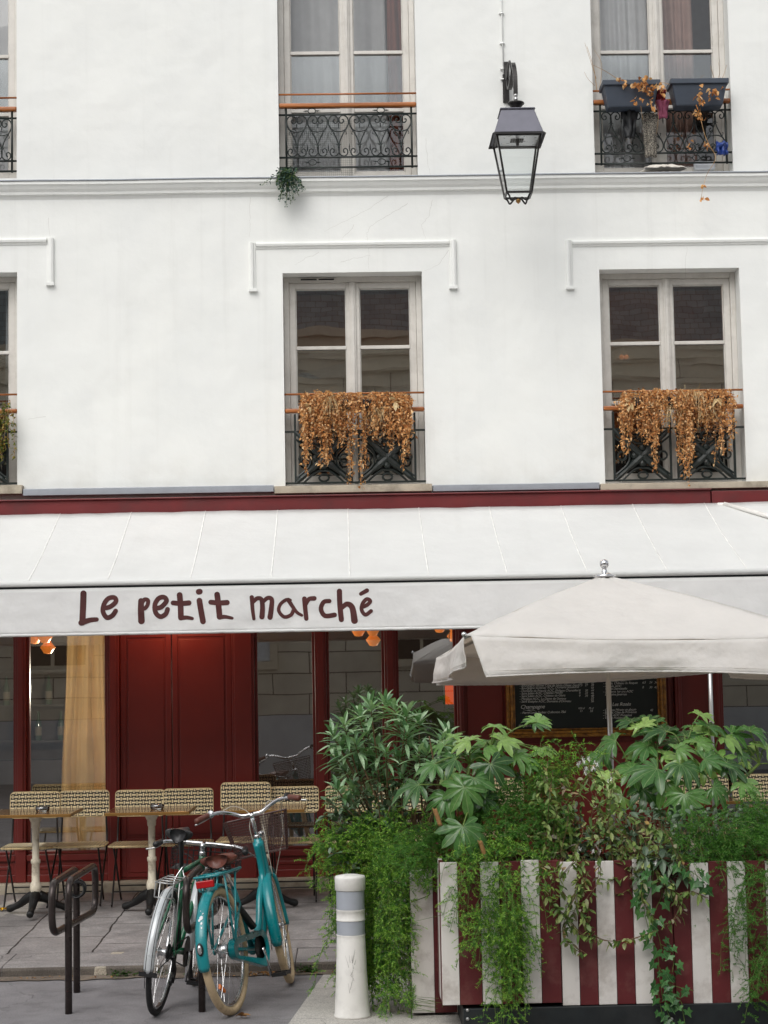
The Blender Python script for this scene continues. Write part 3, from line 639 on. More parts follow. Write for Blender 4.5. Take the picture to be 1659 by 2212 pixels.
w = WIN['LL']; curtain('net_curtain', 'sheer', X(12, 800, .42), w[1] + .06, w[2], w[3] + .05, .42, 'white net curtain in the lower window cut by the left edge', 3, .025)
# two small lamps glowing in the lower right window
t = thing('wall_lamp', 'small twin wall lamp glowing orange inside the lower right window', 'lamp', P(1348, 772, 1.6))
m = MB(); p = P(1348, 772, 1.6); m.box(p.x - .09, p.x + .09, 1.6, 1.63, p.z - .02, p.z + .02); m.build('bracket', 'brass', t)
for px in (1343, 1353): m = MB(); m.ball(P(px, 771, 1.55), .022, 10); m.build('bulb', 'amber', t, True)

# ------------------------------------------------------------------ restaurant front
YS = .05
def sx(px, Y=YS): return X(px, 1650, Y)
ZT = SHOP[3] + .02; ZR = Z(150, 1846, YS); ZK = SH + .075
m = MB(); m.box(-5.2, 6.2, -.04, .3, SH - .1, ZK); m.build('shop_step', 'sill', house, bevel=.012)
def red(name, parts, bev=.005):
    m = MB()
    for p in parts: m.box(*p)
    return m.build(name, 'red', house, bevel=bev)
# timber posts
for a, b in ((34, 57), (233, 259), (503, 552), (683, 708), (834, 859), (990, 1004), (1462, 1476), (1545, 1562)):
    red('shop_post', [(sx(a), sx(b), YS - .03, YS + .10, ZK, ZT), (sx(a) + .02, sx(b) - .02, YS - .042, YS - .0305, ZK + .25, ZT)])
# risers below the glass
def riser(a, b):
    x0, x1 = sx(a) + .002, sx(b) - .002
    m = [(x0, x1, YS + .01, YS + .09, ZK, ZR), (x0, x1, YS - .02, YS + .012, ZR - .045, ZR + .004), (x0, x1, YS - .012, YS + .012, ZK, ZK + .06)]
    m += [(x0 + .04, x1 - .04, YS - .0, YS + .0095, ZK + .1, ZR - .085)]
    red('stall_riser', m)
for a, b in ((-330, 34), (57, 233), (552, 683), (708, 834), (859, 990), (1562, 2080)): riser(a, b)
def shopglass(a, b, z0=None, rail=None):
    x0, x1 = sx(a) + .001, sx(b) - .001; z0 = z0 or ZR + .006
    m = MB(); m.frame(x0, x1, z0, ZT, .022, YS + .02, YS + .08); f = m.build('shop_window', 'red', house, bevel=.003)
    g = MB(); g.quad((x0 + .02, YS + .05, z0 + .02), (x1 - .02, YS + .05, z0 + .02), (x1 - .02, YS + .05, ZT - .02), (x0 + .02, YS + .05, ZT - .02)); g.build('pane', 'glass_shop', f)
for a, b in ((-330, 34), (57, 233), (552, 683), (708, 834), (859, 990), (1562, 2080)): shopglass(a, b)
# closed double door with two tall panels
x0, x1, x2 = sx(259), sx(372), sx(503)
t_ = [(x0 + .001, x1 - .003, YS + .03, YS + .08, ZK, ZT), (x1 + .003, x2 - .001, YS + .03, YS + .08, ZK, ZT)]
for a, b in ((x0, x1), (x1, x2)):
    a += .004; b -= .004; zt = Z(372, 1376, YS)
    for q in ((a, a + .045, ZK + .02, ZT), (b - .045, b, ZK + .02, ZT), (a + .0452, b - .0452, ZK + .02, ZK + .33), (a + .0452, b - .0452, zt, ZT)): t_.append((q[0], q[1], YS + .018, YS + .0305, q[2], q[3]))
    t_.append((a + .06, b - .06, YS + .022, YS + .0302, ZK + .36, zt - .02))
    t_.append((a + .07, b - .07, YS + .010, YS + .0182, ZK + .06, ZK + .29))
red('double_door', t_, .004)
# red boarding around the chalkboard
xa, xb = sx(1004), sx(1462)
red('wall_panel', [(xa + .001, xb - .001, YS + .03, YS + .08, ZK, ZT), (xa + .03, sx(1090), YS + .018, YS + .0305, ZK + .2, ZT), (sx(1448), xb - .02, YS + .018, YS + .0305, ZK + .2, ZT), (xa + .03, xb - .03, YS + .012, YS + .0306, 1.2, 1.28)])
red('wall_panel', [(sx(1476) + .001, sx(1545) - .001, YS + .03, YS + .08, ZK, ZT)])
# inside
m = MB(); a, b, c, d, y0, y1 = -5.2, 6.2, .1, 3.05, .16, 4.6
for q in (((a, y0, c), (a, y1, c), (a, y1, d), (a, y0, d)), ((b, y0, c), (b, y0, d), (b, y1, d), (b, y1, c)), ((a, y1, c), (b, y1, c), (b, y1, d), (a, y1, d)), ((a, y0, d), (a, y1, d), (b, y1, d), (b, y0, d))): m.quad(*q, 0)
m.quad((a, y0, c), (b, y0, c), (b, y1, c), (a, y1, c), 1); m.build('interior', ['room', 'roomfloor'], house)
m = MB(); xa, xb = X(150, 1500, .22), X(233, 1500, .22)
def drape(u, v):
    k = 1 + .20*(1 - v)**.8; s = u*6.3 + 1.1*mnoise.noise((u*2.2, v*1.1, 3)) + .35*(1 - v)*math.sin(u*5)
    f = abs(math.sin(s*PI*.5))**.7*.075 + .03*mnoise.noise((u*7, v*2.2, 8)) + .018*mnoise.noise((u*16, v*5, 1))
    return (xb - (xb - xa)*(1 - u)*k + .025*mnoise.noise((u*3, v*2.5, 6)), .20 + f, ZR + .01 + (ZT + .1 - ZR)*v)
m.sheet(drape, 90, 40); tag(m.build('curtain', 'tan', None, True, solid=.003), 'tall tan curtain behind the glass beside the red double door', 'curtain')
def chandelier(px, py, Y, label, n=3, light=6):
    p = P(px, py, Y); t = thing('chandelier', label, 'lamp', p)
    m = MB(); m.tube([(p.x, Y, p.z + .1), (p.x, Y, ZT + .2)], .012, 8); m.ball((p.x, Y, p.z + .12), .035)
    for i in range(n):
        an = i*2*PI/n + .5; q = Vector((p.x + .15*math.cos(an), Y + .15*math.sin(an), p.z + .10)); m.tube(smooth_path([(p.x, Y, p.z + .12), ((p.x + q.x)/2, (Y + q.y)/2, p.z + .18), q], 5), .007, 6)
    m.build('arm', 'brass', t, True)
    prof = [(.014, .0), (.024, -.005), (.038, -.03), (.062, -.058), (.066, -.066), (.052, -.085), (.034, -.115), (.008, -.12)]
    for i in range(n):
        an = i*2*PI/n + .5; q = (p.x + .15*math.cos(an), Y + .15*math.sin(an), p.z + .12) if i else (p.x, Y - .02, p.z + .03); m = MB(); m.lathe(prof, q, 16); m.build('lamp_shade', 'amber', t, True)
    glow_light((p.x + .25, Y + .55, p.z - .35), light, (1, .90, .74), .04)
chandelier(104, 1390, .95, 'brass lamp with amber glass shades glowing beside the tan curtain', 3, 170)
chandelier(806, 1374, 1.2, 'brass lamp with amber glass shades glowing behind the oleander glass', 3, 4)
chandelier(980, 1366, 2.2, 'small amber lamp glowing deep inside at the parasol corner', 3, 3)
p = P(973, 1500, 1.0); t = thing('glow_box', 'square lantern glowing orange behind the glass left of the red boarding', 'lamp', p)
m = MB(); m.box(p.x - .05, p.x + .05, .95, 1.05, p.z - .085, p.z + .085); m.build('shade', 'redglow', t, bevel=.006)
m = MB(); m.frame(p.x - .056, p.x + .056, p.z - .095, p.z + .09, .007, .944, 1.056); m.tube([(p.x, 1, p.z + .085), (p.x, 1, ZT + .2)], .004, 5); m.build('frame', 'blackp', t)
# bar with shelves and bottles at the back of the left window
ps = P(85, 1520, 4.2)
t = thing('bar_shelf', 'dark wooden shelves of bottles and glasses seen through the left window', 'shelf', (ps.x, 4.2, .1)); zz = [1.25, 1.62, 1.98]
m = MB(); m.box(ps.x - 1.1, ps.x + 1.1, 4.15, 4.45, .1, 1.05)
for z in zz: m.box(ps.x - 1.1, ps.x + 1.1, 4.2, 4.45, z - .02, z)
m.box(ps.x - 1.14, ps.x - 1.1, 4.2, 4.45, .1, 2.3); m.box(ps.x + 1.1, ps.x + 1.14, 4.2, 4.45, .1, 2.3); m.build('shelf_case', 'shelf', t)
m = MB(); m.lathe([(.034, 0), (.036, .01), (.036, .17), (.03, .2), (.013, .235), (.013, .29), (.015, .292), (.015, .3)], (0, 0, 0), 12); bt = m.build('bottle', 'bottle', None, True)
m = MB(); m.lathe([(.0368, .05), (.0368, .14)], (0, 0, 0), 12, cap=False); lb = m.build('label', 'bottlelabel', bt, True)
tag(bt, 'dark wine bottle in the row on the bar shelf behind the left window', 'bottle', 'wine bottles on the bar shelf'); bt.location = (ps.x - .9, 4.3, zz[0])
for i in range(1, 15):
    b2 = dup(bt); b2.location = (ps.x - .9 + i*.11 + rnd.uniform(-.01, .01), 4.3, zz[i % 2])
# hidden lamp that lights the red door from under the awning
m = MB(); xd = sx(372); m.lathe([(.05, .0), (.05, -.02), (.03, -.05), (.01, -.06)], (xd, -.02, 2.52), 12); m.build('door_lamp', 'bulb', house, True)
glow_light((xd + .02, -.30, 2.42), 7, (1, .46, .24), .05)

# ------------------------------------------------------------------ awning
aw = thing('awning', 'long white shop awning with maroon hand lettered words on its valance', 'awning', (0, -.17, 3.2))
YA, YB = -.17, -1.72
za = Z(800, 1099, YA); zb = Z(800, 1245, YB); AX0, AX1 = -5.0, 6.0
seams = [130, 284, 444, 600, 752, 905, 1057, 1212, 1367, 1522, 1677, 1832, -24, -180, -335]
def sag(x, v):
    q = ((x - X(130, 1110, YA))/.5845) % 1.0; return -.022*math.sin(PI*v) + .010*mnoise.noise((x*1.6, v*2, 1)) + .004*mnoise.noise((x*6, v*3, 4)) - .007*math.sin(PI*q)*(.3 + v)
m = MB(); m.sheet(lambda u, v: (AX0 + (AX1 - AX0)*u, YA + (YB - YA)*v, za + (zb - za)*v + sag(AX0 + (AX1 - AX0)*u, v)), 150, 14)
canopy = m.build('canopy', 'awning', aw, True, solid=.004)
m = MB()
for s_ in seams:
    xx = X(s_, 1110, YA); w = .0048
    m.sheet(lambda u, v: (xx - w + 2*w*u, YA + (YB - YA)*v, za + (zb - za)*v + sag(xx, v) + .0035), 1, 14)
m.build('seam', 'seam', canopy, True, solid=.002)
m = MB(); m.tube([(AX0, YB - .012, zb - .014 + .003*mnoise.noise((x*2., 0, 0))) if False else (AX0, YB - .012, zb - .014), (AX1, YB - .012, zb - .014)], .021, 12); m.build('front_roll', 'awning', aw, True)
m = MB(); m.box(AX0, AX1, YB + .0, YB + .05, zb - .085, zb - .03); m.build('shadow_strip', 'steel', aw)  # dark strip showing in the gap as the shadow line above the valance
zv0, zv1 = Z(700, 1361, YB), zb - .05
def vy(x, v):      # v: 0 bottom .. 1 top
    return YB - .006 + (1 - v)*(.012*mnoise.noise((x*1.1, v*.8, 5)) + .007*mnoise.noise((x*4.5, v*3, 9))) + .003*mnoise.noise((x*9, v*6, 2)) + .010*(1 - v)*math.exp(-((x - X(1185, 1310, YB))/.05)**2)
m = MB(); m.sheet(lambda u, v: (AX0 + (AX1 - AX0)*u, vy(AX0 + (AX1 - AX0)*u, v), zv0 + (zv1 - zv0)*v), 420, 12)
val = m.build('valance', 'valance', aw, True, solid=.003)
m = MB(); L = [AX0 + (AX1 - AX0)*i/260 for i in range(261)]
m.tube([(x, vy(x, 0), zv0 + .002*mnoise.noise((x*14, 0, 4))) for x in L], [.011 + .002*mnoise.noise((x*30, 2, 2)) for x in L], 8); m.build('hem', 'awning', val, True)
STRK = [[[(62, 72), (60, 140), (56, 226)], 26, 26], [[(50, 228), (95, 214), (132, 210)], 24, 18],
 [[(172, 150), (205, 142), (234, 115), (226, 94), (195, 98), (172, 128), (166, 168), (186, 200), (215, 190), (233, 165)], 20, 20],
 [[(368, 112), (368, 160), (370, 218)], 24, 28], [[(370, 128), (385, 105), (404, 108), (403, 132), (390, 150), (374, 156)], 18, 16],
 [[(446, 150), (475, 144), (503, 112), (490, 92), (462, 98), (442, 130), (445, 172), (470, 195), (498, 182), (509, 156)], 20, 20],
 [[(573, 80), (578, 140), (580, 200)], 24, 24], [[(580, 202), (610, 200), (640, 205)], 20, 14], [[(538, 122), (580, 125), (622, 122)], 20, 22],
 [[(678, 110), (686, 160), (697, 220)], 24, 24], [[(674, 63), (680, 62)], 24, 24],
 [[(772, 78), (780, 140), (785, 196)], 24, 24], [[(785, 198), (815, 196), (852, 203)], 20, 12], [[(738, 118), (780, 122), (825, 120)], 20, 22],
 [[(956, 92), (960, 150), (967, 206)], 18, 14], [[(962, 118), (985, 98), (1008, 105), (1013, 150), (1010, 196)], 16, 22], [[(1014, 118), (1040, 96), (1062, 104), (1060, 150), (1053, 198)], 16, 22],
 [[(1160, 108), (1138, 106), (1108, 130), (1100, 165), (1128, 196), (1164, 186), (1178, 160)], 14, 16], [[(1150, 106), (1172, 140), (1196, 172), (1222, 188)], 18, 12],
 [[(1236, 100), (1240, 150), (1246, 206)], 20, 18], [[(1242, 132), (1260, 102), (1288, 98)], 16, 20],
 [[(1368, 112), (1338, 118), (1324, 155), (1345, 190), (1396, 186)], 18, 20],
 [[(1422, 60), (1424, 130), (1432, 210)], 22, 22], [[(1430, 152), (1462, 128), (1490, 148), (1502, 216)], 18, 28],
 [[(1540, 146), (1570, 132), (1586, 112), (1566, 102), (1544, 128), (1540, 160), (1560, 185), (1590, 165)], 16, 16], [[(1536, 74), (1568, 56)], 16, 18]]
words = [MB(), MB(), MB()]
for pts, wa, wb in STRK:
    wa *= 1.28; wb *= 1.28; m = words[0 if pts[0][0] < 300 else 1 if pts[0][0] < 900 else 2]
    sp = smooth_path([(a, b, 0) for a, b in pts], 7) if len(pts) > 2 else [Vector((*pts[0], 0)) + (Vector((*pts[1], 0)) - Vector((*pts[0], 0)))*i/4 for i in range(5)]
    n = len(sp); off = .0005*rnd.random(); left, right = [], []
    def to3(q):
        fx, fy = (180 + q.x*.4702)*.86406, (1450 + q.y*.4702)*.86406
        p = P(fx, fy, YB); v = (p.z - zv0)/(zv1 - zv0); return Vector((p.x, vy(p.x, v) - .0032 - off, p.z))
    tan = [(sp[min(i + 1, n - 1)] - sp[max(i - 1, 0)]).normalized() for i in range(n)]
    wid = [(wa + (wb - wa)*i/(n - 1))*.5 for i in range(n)]
    out = []
    for i in range(n): out.append((sp[i], tan[i], wid[i]))
    for i in range(n):
        p, t, w = out[i]; nn = Vector((-t.y, t.x, 0)); left.append(m.vert(to3(p + nn*w))); right.append(m.vert(to3(p - nn*w)))
    for i in range(n - 1): m.face((left[i], left[i + 1], right[i + 1], right[i]))
    for e, sgn in ((0, -1), (n - 1, 1)):
        p, t, w = out[e]; nn = Vector((-t.y, t.x, 0)); arc = [m.vert(to3(p + nn*w*math.cos(k*PI/8) + t*sgn*w*math.sin(k*PI/8))) for k in range(9)]
        m.face(arc if sgn > 0 else arc[::-1])
for m in words: m.build('lettering', 'letter', val)
# thin posts and an outer arm
m = MB(); pp = P(1535, 1500, YB + .1); m.tube([(pp.x, YB + .1, KH + .02), (pp.x, YB + .1, zb - .05)], .016, 12); m.lathe([(.05, 0), (.05, .012), (.02, .02)], (pp.x, YB + .1, KH + .035), 12); m.build('support_post', 'alu', aw, True)
m = MB(); a = P(1563, 1092, -.19); b = P(1790, 1150, -1.0); m.tube([a + Vector((0, -.03, .01)), b], .018, 10); m.box(a.x - .05, a.x + .03, -.215, -.155, a.z - .01, a.z + .022); m.build('arm', 'bollard', aw, True)

# ------------------------------------------------------------------ chalkboard menu
YM = .0; cx0, cx1 = sx(1097, YM), sx(1443, YM); cz0, cz1 = Z(1270, 1591, YM), Z(1270, 1591, YM) + 1.02
ch = thing('menu_board', 'chalkboard menu in a gilt frame on red boarding behind the parasol', 'chalkboard', ((cx0 + cx1)/2, YM, cz0))
m = MB(); m.frame(cx0, cx1, cz0, cz1, .03, YM - .03, YM + .06); m.frame(cx0 + .0302, cx1 - .0302, cz0 + .0302, cz1 - .0302, .022, YM - .045, YM + .055); m.frame(cx0 + .0524, cx1 - .0524, cz0 + .0524, cz1 - .0524, .018, YM - .022, YM + .05); m.build('frame', 'gold', ch, bevel=.007)
m = MB(); m.box(cx0 + .06, cx1 - .06, YM, YM + .03, cz0 + .06, cz1 - .06); bd = m.build('board', 'slate', ch)
dgs = []
def chalk(s, px, py, size):
    c = bpy.data.curves.new('t', 'FONT'); c.body = s; c.size = size; c.shear = .28; c.space_character = .95; o = bpy.data.objects.new('t', c); col.objects.link(o)
    p = P(px, py, YM); o.matrix_world = Matrix.Translation((p.x, YM - .003, p.z)) @ Matrix.Rotation(PI/2, 4, 'X') @ Matrix.Rotation(R(rnd.uniform(-.6, .6)), 4, 'Z'); dgs.append(o)
L1 = ['Brouilly AOC, Domaine du Pont', 'Bourgogne AOC, Château des Roques', 'Bourgogne Pinot noir AOC, Maison Guyard', 'Bourgogne Hautes Côte de Nuits Olivier Gard', 'Bourgogne Santenay AOC, Domaine Jessiaume', 'Domaine du Prieuré AOC, Philippe Chancelier', 'Saint Julien AOC, Château Moulin', 'Saint Julien AOC, Château du Glana', 'Margaux AOC, La Dame de Genous', 'Saint Estèphe AOC, Domaine d\'Ormeau']
N1 = [('6', '18', '26'), ('6', '21', '32'), ('7,5', '26', '38'), ('7,5', '27', '39'), ('', '', '42'), ('8', '30', '44'), ('9', '32', '46'), ('9', '34', '48'), ('', '', '52'), ('', '', '56')]
for i, s_ in enumerate(L1):
    y = 1466 + i*5.75 - 0; chalk('- ' + s_, 1122 - 0*i, y, .0262)
    for q, xx in zip(N1[i], (1250, 1263, 1276)):
        if q: chalk(q, xx, y - 1, .025)
chalk('Champagne', 1124, 1531, .044); chalk('- Pierre Louis Barbier Collection 75cl', 1124, 1542, .026); chalk('10,5 cl', 1248, 1532, .022); chalk('75 cl', 1271, 1532, .022); chalk('11', 1252, 1538, .025); chalk('55', 1274, 1538, .025)
chalk('PRIX NETS, EN EUROS', 1120, 1570, .022)
for i, s_ in enumerate(['Domaine Lavisse', '- Sancerre blanc Gué', '  Saint Joseph Colin', '- Côtes, Château du Roquet', '- Chablis AOC', '  Vin de Demoiselle', '- Sancerre 1er cru AOC', '  Domaine Javernas']): chalk(s_, 1303, 1461 + i*5.9, .026)
for i, q in enumerate([('6,5', '22', '32'), ('', '', ''), ('6,5', '24', '34'), ('', '', ''), ('8', '30', '42')]):
    for s_, xx in zip(q, (1387, 1402, 1413)):
        if s_: chalk(s_, xx, 1466 + i*5.2, .025)
chalk('Les Rosés', 1322, 1525, .040)
for i, s_ in enumerate(['- Château Minuty un glaçon', '- Bandol, Côte de Provence', '- Côtes AOC Provence', '- Var de Provence']): chalk(s_, 1302, 1536 + i*5.7, .026)
chalk('42', 1404, 1536, .025)
bpy.context.view_layer.update(); dg = bpy.context.evaluated_depsgraph_get()
for o in dgs:
    m = MB(); me = bpy.data.meshes.new_from_object(o.evaluated_get(dg)); mw = o.matrix_world
    m.v += [mw @ v.co for v in me.vertices]
    for p in me.polygons: m.face(list(p.vertices))
    bpy.data.meshes.remove(me); m.build('chalk_writing', 'chalk', bd)
m = MB(); m.tube(smooth_path([P(1130, 1533, -.003), P(1146, 1536, -.003), P(1140, 1533.5, -.003), P(1156, 1534.5, -.003)], 5), .0014, 4); m.build('underline', 'chalk', bd)
for o in dgs:
    c = o.data; bpy.data.objects.remove(o); bpy.data.curves.remove(c)

# ------------------------------------------------------------------ wall lantern
YLn = -.92; lx = P(1117, 330, YLn).x
def lz(y, Y=YLn): return P(1117, y, Y).z
ln_ = thing('wall_lantern', 'black four sided glass street lantern hung from a curved wall bracket', 'street lamp', (lx, 0, lz(200)))
zt, ze, zb_ = lz(246), lz(287, YLn - .19), lz(415, YLn - .09)       # roof top, eave, foot of the glass
rt, re, rb = .128, .205, .098
def ringsq(r, z): return [(lx - r, YLn - r, z), (lx + r, YLn - r, z), (lx + r, YLn + r, z), (lx - r, YLn + r, z)]
m = MB(); m.hexa(ringsq(re - .012, ze + .006), ringsq(rt, zt)); m.hexa(ringsq(rt + .012, zt + .0005), ringsq(rt + .008, zt + .012)); m.build('roof', 'lamp_roof', ln_, bevel=.004)
m = MB()
for i in range(4):                                         # eave skirt of four sloping strips
    A, B = ringsq(re - .02, ze + .012), ringsq(re + .004, ze - .012); j = (i + 1) % 4
    m.hexa([B[i], B[j], A[j], A[i]], [Vector(p) + Vector((0, 0, .006)) for p in (B[i], B[j], A[j], A[i])])
bars = ringsq(re - .035, ze - .004), ringsq(rb, zb_)
for i in range(4):
    j = (i + 1) % 4
    m.tube([bars[0][i], bars[1][i]], .0105, 4); m.tube([bars[1][i], bars[1][j]], .0105, 4); m.tube([bars[0][i], bars[0][j]], .013, 4)
cf = m.build('cage', 'lamp_metal', ln_)
for i in range(4):
    j = (i + 1) % 4; g = MB(); g.quad(bars[0][i], bars[0][j], bars[1][j], bars[1][i]); g.build('pane', 'glass_lamp', cf)
m = MB(); m.hexa(ringsq(re - .04, ze - .006), ringsq(re - .05, ze + .004)); m.build('reflector', 'lamp_led', ln_)
m = MB()
for i in range(6):
    for j in range(5): m.box(lx - .05 + i*.0172, lx - .036 + i*.0172, YLn - .045 + j*.018, YLn - .031 + j*.018, ze - .0125, ze - .0065)
m.lathe([(.012, 0), (.012, -.05), (.008, -.056)], (lx, YLn - .05, ze - .0065), 10); m.build('lamp_module', 'blackp', ln_)
m = MB(); zl = lz(432)
for sx_ in (-1, 1):
    for sy in (-1, 1):
        m.tube(smooth_path([(lx + sx_*rb, YLn + sy*rb, zb_), (lx + sx_*rb*.8, YLn + sy*rb*.8, zb_ - .02), (lx + sx_*rb*.62, YLn + sy*rb*.62, zb_ - .055), (lx + sx_*rb*.3, YLn + sy*rb*.3, zl + .012), (lx, YLn, zl + .008)], 6), .0075, 6)
m.build('foot_bracket', 'lamp_metal', ln_, True)
m = MB(); m.lathe([(.006, .012), (.016, .006), (.02, -.006), (.017, -.018), (.008, -.024), (.004, -.03)], (lx, YLn, zl), 14); m.build('finial', 'brass', ln_, True)
m = MB(); zc_ = lz(233); m.lathe([(.05, zt + .012 - zc_), (.038, -.02), (.036, .0), (.06, .025), (.068, .034), (.064, .042), (.03, .05), (.016, .062)], (lx, YLn, zc_), 20); m.build('cap', 'lamp_metal', ln_, True)
m = MB(); zj = lz(214); m.lathe([(.013, 0), (.017, .004), (.017, .012), (.013, .016), (.013, .03), (.018, .034), (.018, .044), (.012, .05)], (lx, YLn, zj - .01), 14); m.build('coupling', 'alu', ln_, True)
xw = X(1092, 210); zw0, zw1 = Z(1092, 222), Z(1092, 150)
m = MB(); m.box(xw - .022, xw + .022, -.02, -.001, zw0, zw0 + .24); m.box(xw - .012, xw + .028, -.05, -.021, zw0, zw1 + .05)
xw += .008
zarc = lz(124)
arc = smooth_path([(xw, -.035, zw0 + .05), (xw, -.05, zw1 + .02), (xw + .006, -.2, zarc - .02), (xw + .012, -.5, zarc + .04), (lx - .004, YLn + .1, zarc - .02), (lx, YLn + .012, zarc - .14), (lx, YLn, lz(205))], 8)
for i in range(len(arc) - 1):
    a, b = arc[i], arc[i + 1]; d = (b - a).normalized(); sd = Vector((1, 0, 0))*.017; up = d.cross(Vector((1, 0, 0))).normalized()*.011
    m.hexa([a - sd - up, a + sd - up, a + sd + up, a - sd + up], [b - sd - up, b + sd - up, b + sd + up, b - sd + up])
sc_ = smooth_path([(xw, -.05, zw0 + .12), (xw, -.35, zw0 + .24), (xw + .008, -.6, zarc - .16), (xw + .01, -.68, zarc - .05), (xw + .01, -.6, zarc - .02), (xw + .01, -.54, zarc - .08), (xw + .01, -.58, zarc - .12)], 7)
m.tube(sc_, .009, 6); m.build('bracket', 'lamp_metal', ln_)

# ------------------------------------------------------------------ the houses across the street (seen mirrored in the glass)
YO = -19.0
op = thing('stone_house', 'banded stone house with a slate mansard mirrored in the window panes', 'building', (0, YO, 0))
m = MB(); m.box(-16, 16, YO - 6, YO, 0, 7.9); m.build('wall', 'opp', op)
m = MB(); m.box(-16, 16, YO - 6, YO + .05, 0, 1.15); m.box(-16, 16, YO + .001, YO + .14, 4.1, 4.3); m.build('base', 'opp_base', op)
m = MB(); m.box(-16, 16, YO + .001, YO + .35, 7.6, 7.9); m.box(-16, 16, YO + .001, YO + .2, 7.3, 7.599); m.box(-16, 16, YO - 5.9, YO + .45, 7.9, 8.02); m.build('cornice', 'opp_plain', op)
m = MB(); m.hexa([(-16, YO - 5.9, 8.02), (16, YO - 5.9, 8.02), (16, YO + .1, 8.02), (-16, YO + .1, 8.02)], [(-16, YO - 5, 10.7), (16, YO - 5, 10.7), (16, YO - .9, 10.7), (-16, YO - .9, 10.7)]); m.build('roof', 'oppslate', op)
for i in range(8):
    xx = -12.2 + i*3.4
    for z0, z1 in ((2.0, 3.7), (4.9, 6.6)):
        m = MB(); m.frame(xx - .75, xx + .75, z0, z1, .14, YO + .001, YO + .1); m.box(xx - .03, xx + .03, YO + .03, YO + .07, z0 + .14, z1 - .14); m.box(xx - .61, xx + .61, YO + .032, YO + .068, (z0 + z1)/2 - .02, (z0 + z1)/2 + .02); f = m.build('window', 'opp_plain', op)
        g = MB(); g.quad((xx + .6, YO + .02, z0 + .15), (xx - .6, YO + .02, z0 + .15), (xx - .6, YO + .02, z1 - .15), (xx + .6, YO + .02, z1 - .15)); g.build('pane', 'sky_pane' if z0 < 3 and i % 2 else 'room', f)  # pale panes carry the sky's reflection in their colour
# ------------------------------------------------------------------ bistro chairs
def rrect(w, h, r, n=5):
    pts = []
    for cx, cy, a0 in ((w/2 - r, h/2 - r, 0), (-w/2 + r, h/2 - r, 90), (-w/2 + r, -h/2 + r, 180), (w/2 - r, -h/2 + r, 270)):
        for i in range(n + 1): a = R(a0 + 90*i/n); pts.append((cx + r*math.cos(a), cy + r*math.sin(a)))
    return pts
def woven(name, parent, w, h, rad, th, T, edge_r):
    m = MB(); m.T = T; o = rrect(w, h, rad); n = len(o)
    A = [m.vert((a, -th/2, b)) for a, b in o]; B = [m.vert((a, th/2, b)) for a, b in o]; uv = [(a + 1, b + 1) for a, b in o]
    m.face(A[::-1], 0, uv[::-1]); m.face(B, 0, uv)
    for i in range(n): j = (i + 1) % n; m.face((A[i], A[j], B[j], B[i]), 0, [uv[i], uv[j], uv[j], uv[i]])
    p = m.build(name, 'weave', parent); m = MB(); m.T = T; m.tube([(a, 0, b) for a, b in o], edge_r, 7, closed=True); m.build('rim', 'rattan', p, True)
    return p
SEAT = .435
def make_chair(label):
    t = thing('bistro_chair', label, 'chair', (0, 0, 0), 'woven bistro chairs along the restaurant front')
    woven('backrest', t, .385, .198, .03, .012, Matrix.Translation((0, .0, .735)) @ Matrix.Rotation(R(-8), 4, 'X'), .0062)
    woven('seat', t, .39, .40, .05, .018, Matrix.Translation((0, -.24, SEAT)) @ Matrix.Rotation(R(-90), 4, 'X'), .0062)
    for s in (-1, 1):
        m = MB(); m.tube(smooth_path([(s*.165, .012, .82), (s*.172, -.005, .62), (s*.178, -.03, SEAT - .01), (s*.17, -.25, .22), (s*.165, -.43, .008), (s*.165, -.455, .006)], 5), .0075, 7); m.build('front_leg', 'rod', t, True)
        m = MB(); m.tube(smooth_path([(s*.15, -.43, SEAT - .012), (s*.15, -.25, .24), (s*.15, -.05, .008), (s*.15, -.03, .006)], 5), .0075, 7); m.build('rear_leg', 'rod', t, True)
    m = MB(); m.tube([(-.165, -.36, .09), (.165, -.36, .09)], .006, 6); m.build('stretcher', 'rod', t, True); m = MB(); m.tube([(-.15, -.12, .11), (.15, -.12, .11)], .006, 6); m.build('stretcher', 'rod', t, True)
    return t
CH = [(76, 0, 0, 'woven bistro chair behind the table with white pedestal, left of its pair', 1.0), (182, .02, 2, 'woven bistro chair standing in front of the tan curtain', 1.0),
      (303, 0, -1, 'woven bistro chair before the red double door, behind the ashtray table', 1.0), (407, 0, 2, 'woven bistro chair at the right edge of the red double door', 1.0),
      (531, -.05, -2, 'taller woven bistro chair directly behind the teal bicycle basket', 1.055), (635, 0, 1, 'woven bistro chair behind the right brown grip of the teal bicycle', 1.0),
      (757, 0, 0, 'woven bistro chair half hidden behind the oleander, beside the red mullion', 1.0), (866, 0, 1, 'woven bistro chair mostly hidden behind the oleander stems', 1.0), (1078, 0, 0, 'woven bistro chair glimpsed behind the brown trunk of the left fatsia', 1.04),
      (1415, 0, 0, 'woven bistro chair under the right fatsia, mostly covered by its leaves', 1.03), (1522, 0, 1, 'woven bistro chair below the lobed leaf under the slim grey post', 1.03), (1637, 0, -1, 'woven bistro chair cut by the right edge of the photo', 1.03)]
c0 = None; YCH = -.42
for px, dy, rot, label, scl in CH:
    if c0 is None: c0 = make_chair(label); c = c0
    else: c = dup(c0, label)
    y = YCH + dy; c.location = (X(px, 1735, y), y, SH - .012 + .002*(px % 3)); c.rotation_euler = (0, 0, R(rot)); c.scale = (1, 1, scl)

